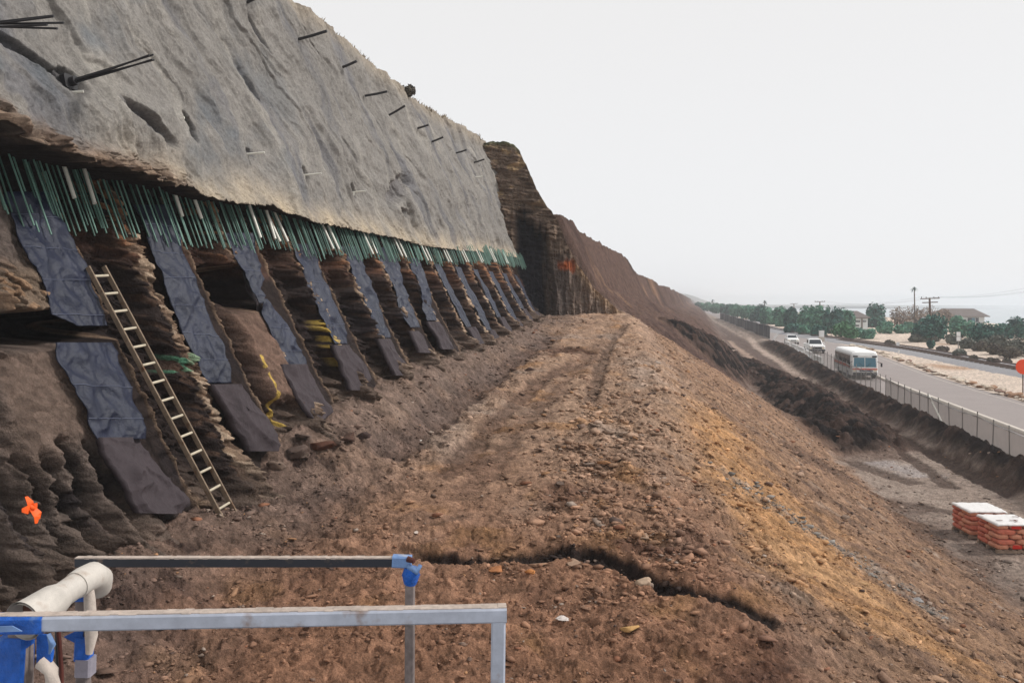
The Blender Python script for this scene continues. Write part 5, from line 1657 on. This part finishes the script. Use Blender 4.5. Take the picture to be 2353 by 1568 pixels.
# ------------------------------------------------------------------ vegetation
def foliage(parts, n, leaf, seed, droop=.2):
    """parts: (centre, radii) lumps; leaf clumps spread through their outer shell"""
    r = np.random.default_rng(seed)
    wts = np.array([a[1][0] * a[1][2] for a in parts]); wts = wts / wts.sum()
    V, Q, CC = [], [], []
    idx = r.choice(len(parts), n, p=wts)
    d = r.standard_normal((n, 3)); d /= np.linalg.norm(d, axis=1)[:, None]
    rad = r.uniform(.3, 1.04, n) ** .5
    ce = np.array([parts[i][0] for i in idx]); ra_ = np.array([parts[i][1] for i in idx])
    P = ce + d * ra_ * rad[:, None]
    keep = P[:, 2] > .02
    P, d = P[keep], d[keep]; n = len(P)
    nrm = d + r.normal(0, .55, (n, 3)) + np.array([0, 0, .35]); nrm /= np.linalg.norm(nrm, axis=1)[:, None]
    t1 = np.cross(nrm, r.standard_normal((n, 3))); t1 /= np.linalg.norm(t1, axis=1)[:, None]
    t2 = np.cross(nrm, t1)
    s = leaf * r.uniform(.5, 1.35, n)[:, None]
    bend = nrm * s * .35
    quad = np.stack([P - t1 * s + t2 * s * .15, P - t2 * s * .62 - bend * .4, P + t1 * s, P + t2 * s * .7 - bend * .3], 1)
    V = quad.reshape(-1, 3); Q = np.arange(4 * n).reshape(-1, 4)
    lump = gn(P[:, 0] * .9 / (leaf * 4), P[:, 2] * .9 / (leaf * 4) + P[:, 1] * .4, seed)
    c = np.clip(.42 + .55 * lump + r.normal(0, .2, n), 0, 1)
    CC = np.repeat(c, 4)[:, None].repeat(3, 1)
    return V, Q, CC
def plant(u0, u1, vt, vb, m, name, label, cat, group=None, n=1400, leaf=None, lumps=7, seed=0, depth=.8, trunk=True, y=None, twigs=False):
    uc = (u0 + u1) / 2
    if y is None: x, y, z = G(uc, vb)
    else: x = (uc - 1176) / F * y; z = (HZ - vb) / F * y
    hw = (u1 - u0) / 2 * y / F; h = (vb - vt) * y / F
    root = empty(name, (x, y, z), label, cat, group)
    r = random.Random(seed * 13 + 5)
    parts = [((0, 0, h * .42), (hw * .72, hw * depth * .7, h * .44))]
    for i in range(lumps):
        a = 2.4 * i + r.uniform(-.5, .5); q = r.uniform(.35, .72)
        zz = h * (r.uniform(.22, .70) - .22 * max(0, q - .5))
        rr = r.uniform(.26, .40)
        parts.append(((math.cos(a) * hw * q, math.sin(a) * hw * depth * q, zz), (hw * rr, hw * depth * rr, min(h * r.uniform(.24, .36), h - zz))))
    parts.append(((hw * r.uniform(-.3, .3), 0, h * .66), (hw * .52, hw * .45, h * .34)))
    lf = leaf or max(.10, min(.36, y / F * 3.2))
    V, Q, CC = foliage(parts, n, lf, seed + 700)
    np_mesh('crown', V, Q, m, root, cols=CC)
    if trunk or twigs:
        mb = MB(); k = 3 if not twigs else 9
        for i in range(k):
            a = r.uniform(0, 6.28); q = r.uniform(.1, .5) * (1.5 if twigs else 1)
            tip = (math.cos(a) * hw * q, math.sin(a) * hw * depth * q, h * r.uniform(.55, .98 if twigs else .8))
            mb.tube([(0 if not twigs else tip[0] * .3, 0, -.15), (tip[0] * .4, tip[1] * .4, tip[2] * .5), tip], [max(.05, h * .035), max(.035, h * .022), .015], 6)
        mb.build('trunk' if not twigs else 'branches', M_bark, root)
    return root
# long row beyond the railway
ROWG = 'trees in the long row beyond the railway'
rowt = [(1590, 1618, 693, 706, 520), (1606, 1640, 693, 710, 470), (1625, 1665, 694, 715, 420), (1648, 1690, 697, 720, 370), (1672, 1716, 697, 724, 330), (1698, 1745, 699, 730, 300), (1722, 1768, 698, 738, 270), (1745, 1796, 703, 745, 245),
        (1775, 1822, 702, 750, 225), (1800, 1846, 704, 758, 205), (1828, 1880, 700, 764, 192), (1858, 1912, 699, 768, 182), (1890, 1940, 704, 772, 174), (1915, 1962, 706, 766, 176)]
for i, (a, b, c, d, yy) in enumerate(rowt):
    plant(a, b, c, d + 4, L_mid if i % 3 else L_dark, 'tree', 'rounded green tree in the long row beyond the railway', 'tree', ROWG, n=3600, seed=i, y=yy, depth=1.0, lumps=13)
for i, (a, b, c, d) in enumerate([(1800, 1838, 742, 764), (1828, 1866, 744, 768), (1856, 1900, 745, 772), (1930, 1966, 712, 756)]):
    plant(a, b, c, d + 3, L_mid if i % 2 else L_dark, 'tree', 'rounded green tree in the long row beyond the railway', 'tree', ROWG, n=1600, seed=80 + i, depth=1.0, lumps=9)
plant(1979, 2043, 694, 766, L_dark, 'tree', 'tall dark evergreen tree right of the small white house', 'tree', n=2600, seed=31, y=205, lumps=10)
for i, (a, b, c, d) in enumerate([(2040, 2092, 702, 760), (2078, 2130, 698, 758), (2118, 2172, 700, 757), (2152, 2196, 706, 752)]):
    plant(a, b, c, d, L_tan, 'dry_tree', ['bare tan tree next to the tall evergreen', 'bare tan tree under the tall palm', 'bare tan tree behind the utility pole', 'bare tan tree left of the long roofed house'][i], 'tree', n=1100, seed=40 + i, y=212 + 4 * i, twigs=True, leaf=.24)
plant(1908, 1980, 738, 780, L_bright, 'bush', 'bright green bush in front of the small white house', 'bush', n=1600, seed=51)
plant(1948, 2020, 752, 778, L_mid, 'bush', 'low green hedge bush below the small white house', 'bush', n=1200, seed=52)
plant(2020, 2052, 748, 766, L_dark, 'bush', 'small dark bush below the tall evergreen', 'bush', n=600, seed=53, y=190)
plant(2048, 2090, 744, 766, L_mid, 'bush', 'low green bush below the bare tan trees', 'bush', n=800, seed=54)
plant(2084, 2188, 718, 784, L_dark, 'bush', 'large round dark green bush behind the utility pole', 'bush', n=3400, seed=55, lumps=11)
plant(2176, 2244, 733, 776, L_mid, 'bush', 'mid green bush in front of the long roofed house', 'bush', n=1600, seed=56)
plant(2222, 2306, 738, 792, L_dark, 'bush', 'wide dark bush right of the long roofed house', 'bush', n=2800, seed=57, lumps=10)
plant(2304, 2384, 725, 776, L_dark, 'bush', 'dark bush cut by the right edge of the photo', 'bush', n=2000, seed=58)
plant(2274, 2330, 768, 806, L_scrub, 'scrub', 'grey green scrub below the wide dark bush', 'shrub', n=1400, seed=59)
plant(2318, 2392, 772, 818, L_scrub, 'scrub', 'grey green scrub cut by the right edge of the photo', 'shrub', n=1500, seed=60)
plant(2246, 2288, 776, 802, L_scrub, 'scrub', 'low grey scrub at the left foot of the wide dark bush', 'shrub', n=800, seed=61)
plant(2166, 2206, 767, 791, L_scrub, 'scrub', 'grey scrub just left of the white double sign', 'shrub', n=800, seed=62)
plant(2112, 2160, 770, 785, L_scrub, 'scrub', 'low grey scrub at the foot of the large round bush', 'shrub', n=700, seed=63)
plant(2127, 2150, 781, 800, L_dark, 'bush', 'small round dark bush at the foot of the utility pole', 'bush', n=700, seed=64, trunk=False)
plant(2028, 2060, 779, 796, L_brush, 'brush', 'dry brush on the sand left of the white marker post', 'shrub', n=700, seed=65, trunk=False)
plant(2149, 2180, 793, 809, L_brush, 'brush', 'dry brush on the sand right of the small round bush', 'shrub', n=700, seed=66, trunk=False)
plant(2184, 2224, 800, 822, L_scrub, 'brush', 'darker scrub clump in front of the white double sign', 'shrub', n=900, seed=67, trunk=False)
plant(2220, 2248, 815, 832, L_brush, 'brush', 'brown brush beside the railway, near the middle of the sand', 'shrub', n=600, seed=68, trunk=False)
plant(2262, 2302, 820, 838, L_brush, 'brush', 'brown brush beside the railway left of the orange sign', 'shrub', n=900, seed=69, trunk=False)
plant(2301, 2324, 822, 836, L_brush, 'brush', 'small brown brush beside the railway nearest the orange sign', 'shrub', n=500, seed=70, trunk=False)
for i, (a, b, c, d, lb) in enumerate([(2086, 2132, 766, 785, 'low grey scrub left of the scrub at the round bush'), (2200, 2242, 774, 800, 'grey scrub immediately right of the white double sign'), (2232, 2276, 782, 806, 'purple grey scrub in front of the wide dark bush, left half'),
                                (2262, 2310, 788, 814, 'purple grey scrub in front of the wide dark bush, right half'), (2292, 2350, 794, 822, 'low purple grey scrub at the edge of the pale path by the right edge')]):
    plant(a, b, c, d, L_brush if i > 1 else L_scrub, 'scrub', lb, 'shrub', n=1300, seed=90 + i, lumps=9)
_t, _z = sinv(938, 216)
_P = shotp(np.array(_t), np.array(_z), -.3)
_b = plant(922, 956, 196, 222, L_brush, 'bush', 'small dark bush on the crest of the concrete face', 'bush', n=500, seed=97, y=float(_P[1]), leaf=.09, trunk=False)
for i, (a, b, c, d, lb) in enumerate([(2006, 2056, 736, 766, 'green bush between the tall evergreen and the bare tan trees'), (2070, 2112, 738, 764, 'green bush in front of the bare tan tree under the palm'),
                                (2176, 2216, 724, 760, 'green tree at the left end of the long roofed house'), (2292, 2330, 742, 778, 'dark green bush filling the gap left of the bush at the right edge')]):
    plant(a, b, c, d, L_mid if i != 3 else L_dark, 'bush', lb, 'bush', n=1400, seed=110 + i, lumps=9)
def palm(u, vt, vb, label, y, r_px):
    x = (u - 1176) / F * y; z = float(low(np.array(x), np.array(y)))
    h = (HZ - vt - 5) / F * y - z
    root = empty('palm_tree', (x, y, z), label, 'palm tree')
    mb = MB(); mb.tube([(0, 0, -.2), (.1, 0, h * .5), (0, 0, h)], [.22, .16, .13], 8); mb.build('trunk', M_bark, root)
    rr = r_px * y / F; V, Q, CC = [], [], []
    rg = random.Random(int(u))
    for i in range(34):
        a = rg.uniform(0, 6.28); el = rg.uniform(-.7, 1.25); ln = rr * rg.uniform(.75, 1.15)
        p = Vector((0, 0, h)); d = Vector((math.cos(a) * math.cos(el), math.sin(a) * math.cos(el), math.sin(el)))
        sd_ = d.cross(Vector((0, 0, 1))).normalized() * ln * .12
        prev = None
        for s in (0, .35, .7, 1.0):
            q = p + d * ln * s + Vector((0, 0, -.55 * ln * s * s))
            wv = sd_ * (1.0 - .75 * abs(s - .45) * 1.6)
            b = len(V); V += [tuple(q - wv), tuple(q + wv)]; CC += [[rg.random() * .6] * 3] * 2
            if prev is not None: Q.append((prev, prev + 1, b + 1, b))
            prev = b
    np_mesh('fronds', np.array(V), np.array(Q), L_dark, root, cols=np.array(CC))
palm(2100, 657, 700, 'tall lone palm rising above the bare tan trees', 215, 9)
palm(1756, 687, 705, 'distant palm sticking up from the tree row left of the poles', 310, 7)
palm(1637, 685, 700, 'very faint palm in the haze at the far end of the tree row', 470, 6)

# ------------------------------------------------------------------ houses
def house(u0, u1, vb, ve, vr, y, label, rz, dep, hip, windows, over=.5):
    k = y / F
    x0, x1 = (u0 - 1176) * k, (u1 - 1176) * k
    zb_, ze_, zr_ = (HZ - vb) * k, (HZ - ve) * k, (HZ - vr) * k
    L = (x1 - x0) / math.cos(rz); c = Vector(((x0 + x1) / 2, y, zb_))
    root = empty('house', c, label, 'house', rz=rz)
    hh = ze_ - zb_
    mb = MB(); mb.box((0, dep / 2, hh / 2 - .5), (L, dep, hh + 1)); wall_ = mb.build('wall', M_hwall, root)
    a, b, d = L / 2 + over, -over, dep + over
    rh = zr_ - ze_; hp = hip
    th = .18
    pts = [(-a, b, hh), (a, b, hh), (a, d, hh), (-a, d, hh), (-a + hp, dep / 2, hh + rh), (a - hp, dep / 2, hh + rh)]
    mb = MB(); mb.add(pts + [(p[0], p[1], p[2] - th) for p in pts[:4]], [(0, 1, 5, 4), (2, 3, 4, 5), (1, 2, 5), (3, 0, 4), (9, 8, 7, 6), (0, 6, 7, 1), (1, 7, 8, 2), (2, 8, 9, 3), (3, 9, 6, 0)])
    mb.build('roof', M_roof, root)
    for (wx, wz, ww, wh, mm) in windows:
        fr = MB(); fr.box((wx * L / 2, -.03, hh * wz), (ww * L + .16, .06, wh * hh + .16)); f_ = fr.build('window', M_hwall, root)
        pn = MB(); pn.box((wx * L / 2, -.05, hh * wz), (ww * L, .05, wh * hh)); pn.build('pane', mm, f_)
    return root, L, hh
h1, L1, hh1 = house(1952, 1994, 757, 729, 714, 192, 'small white house with a grey brown hip roof among the trees', R(6), 5.5, 1.6, [(-.30, .68, .42, .13, M_glass), (.62, .68, .20, .10, M_glass), (-.22, .34, .22, .12, M_glass)])
mb = MB(); mb.bar((L1 * .16, -.1, -.2), (L1 * .16, -.1, hh1 * .95), .22, .22, up=(0, 1, 0)); mb.build('corner_post', M_pole, h1)
h2, L2, hh2 = house(2170, 2258, 748, 726, 709, 238, 'long low house with a brown shingle roof by the sea', R(-7), 8.5, 2.2, [(.28, .62, .10, .45, M_glass), (.46, .62, .08, .45, M_screen), (.64, .62, .08, .45, M_glass)], over=1.1)

# ------------------------------------------------------------------ sea and far hills
def sea():
    x = np.concatenate([np.linspace(-200, 600, 30), np.geomspace(640, 3600, 30)]); y = np.concatenate([np.linspace(60, 800, 40), np.geomspace(840, 2980, 24)])
    X, Y = np.meshgrid(x, y)
    tag(np_mesh('sea', np.stack([X, Y, X * 0 - 13.0], -1).reshape(-1, 3), grid_faces(len(y), len(x)), M_sea, smooth=True), kind='structure')
sea()
def hills():
    x = np.linspace(150, 900, 120); y = np.linspace(1500, 2400, 60)
    X, Y = np.meshgrid(x, y)
    u = 1176 + F * X / Y
    h = 27 * np.exp(-((u - 1560) / 62) ** 2) * sst(1500, 2100, Y) * (1 + .25 * fbm(X * .006, Y * .006, 801, 4)) - 9
    tag(np_mesh('hills', np.stack([X, Y, h], -1).reshape(-1, 3), grid_faces(len(y), len(x)), mat('far hillside', alb(110, 112, 104), .95), smooth=True), kind='structure')
hills()
# ------------------------------------------------------------------ sea air
hz = MB().box((400, 1450, 0.0), (6800, 3200, 60))
hz.v = [(x, y, (-22 if z < 0 else 14.5)) for x, y, z in hz.v]
M_haze = bpy.data.materials.new('haze')
M_haze.use_nodes = True
_t = M_haze.node_tree
_t.nodes.remove(_t.nodes['Principled BSDF'])
_v = _t.nodes.new('ShaderNodeVolumePrincipled')
_v.inputs['Color'].default_value = (0.955, 0.975, 1.0, 1)
_v.inputs['Density'].default_value = 0.0006
_t.links.new(_v.outputs[0], _t.nodes['Material Output'].inputs['Volume'])
ho = hz.build('haze', M_haze)
tag(ho, kind='stuff')
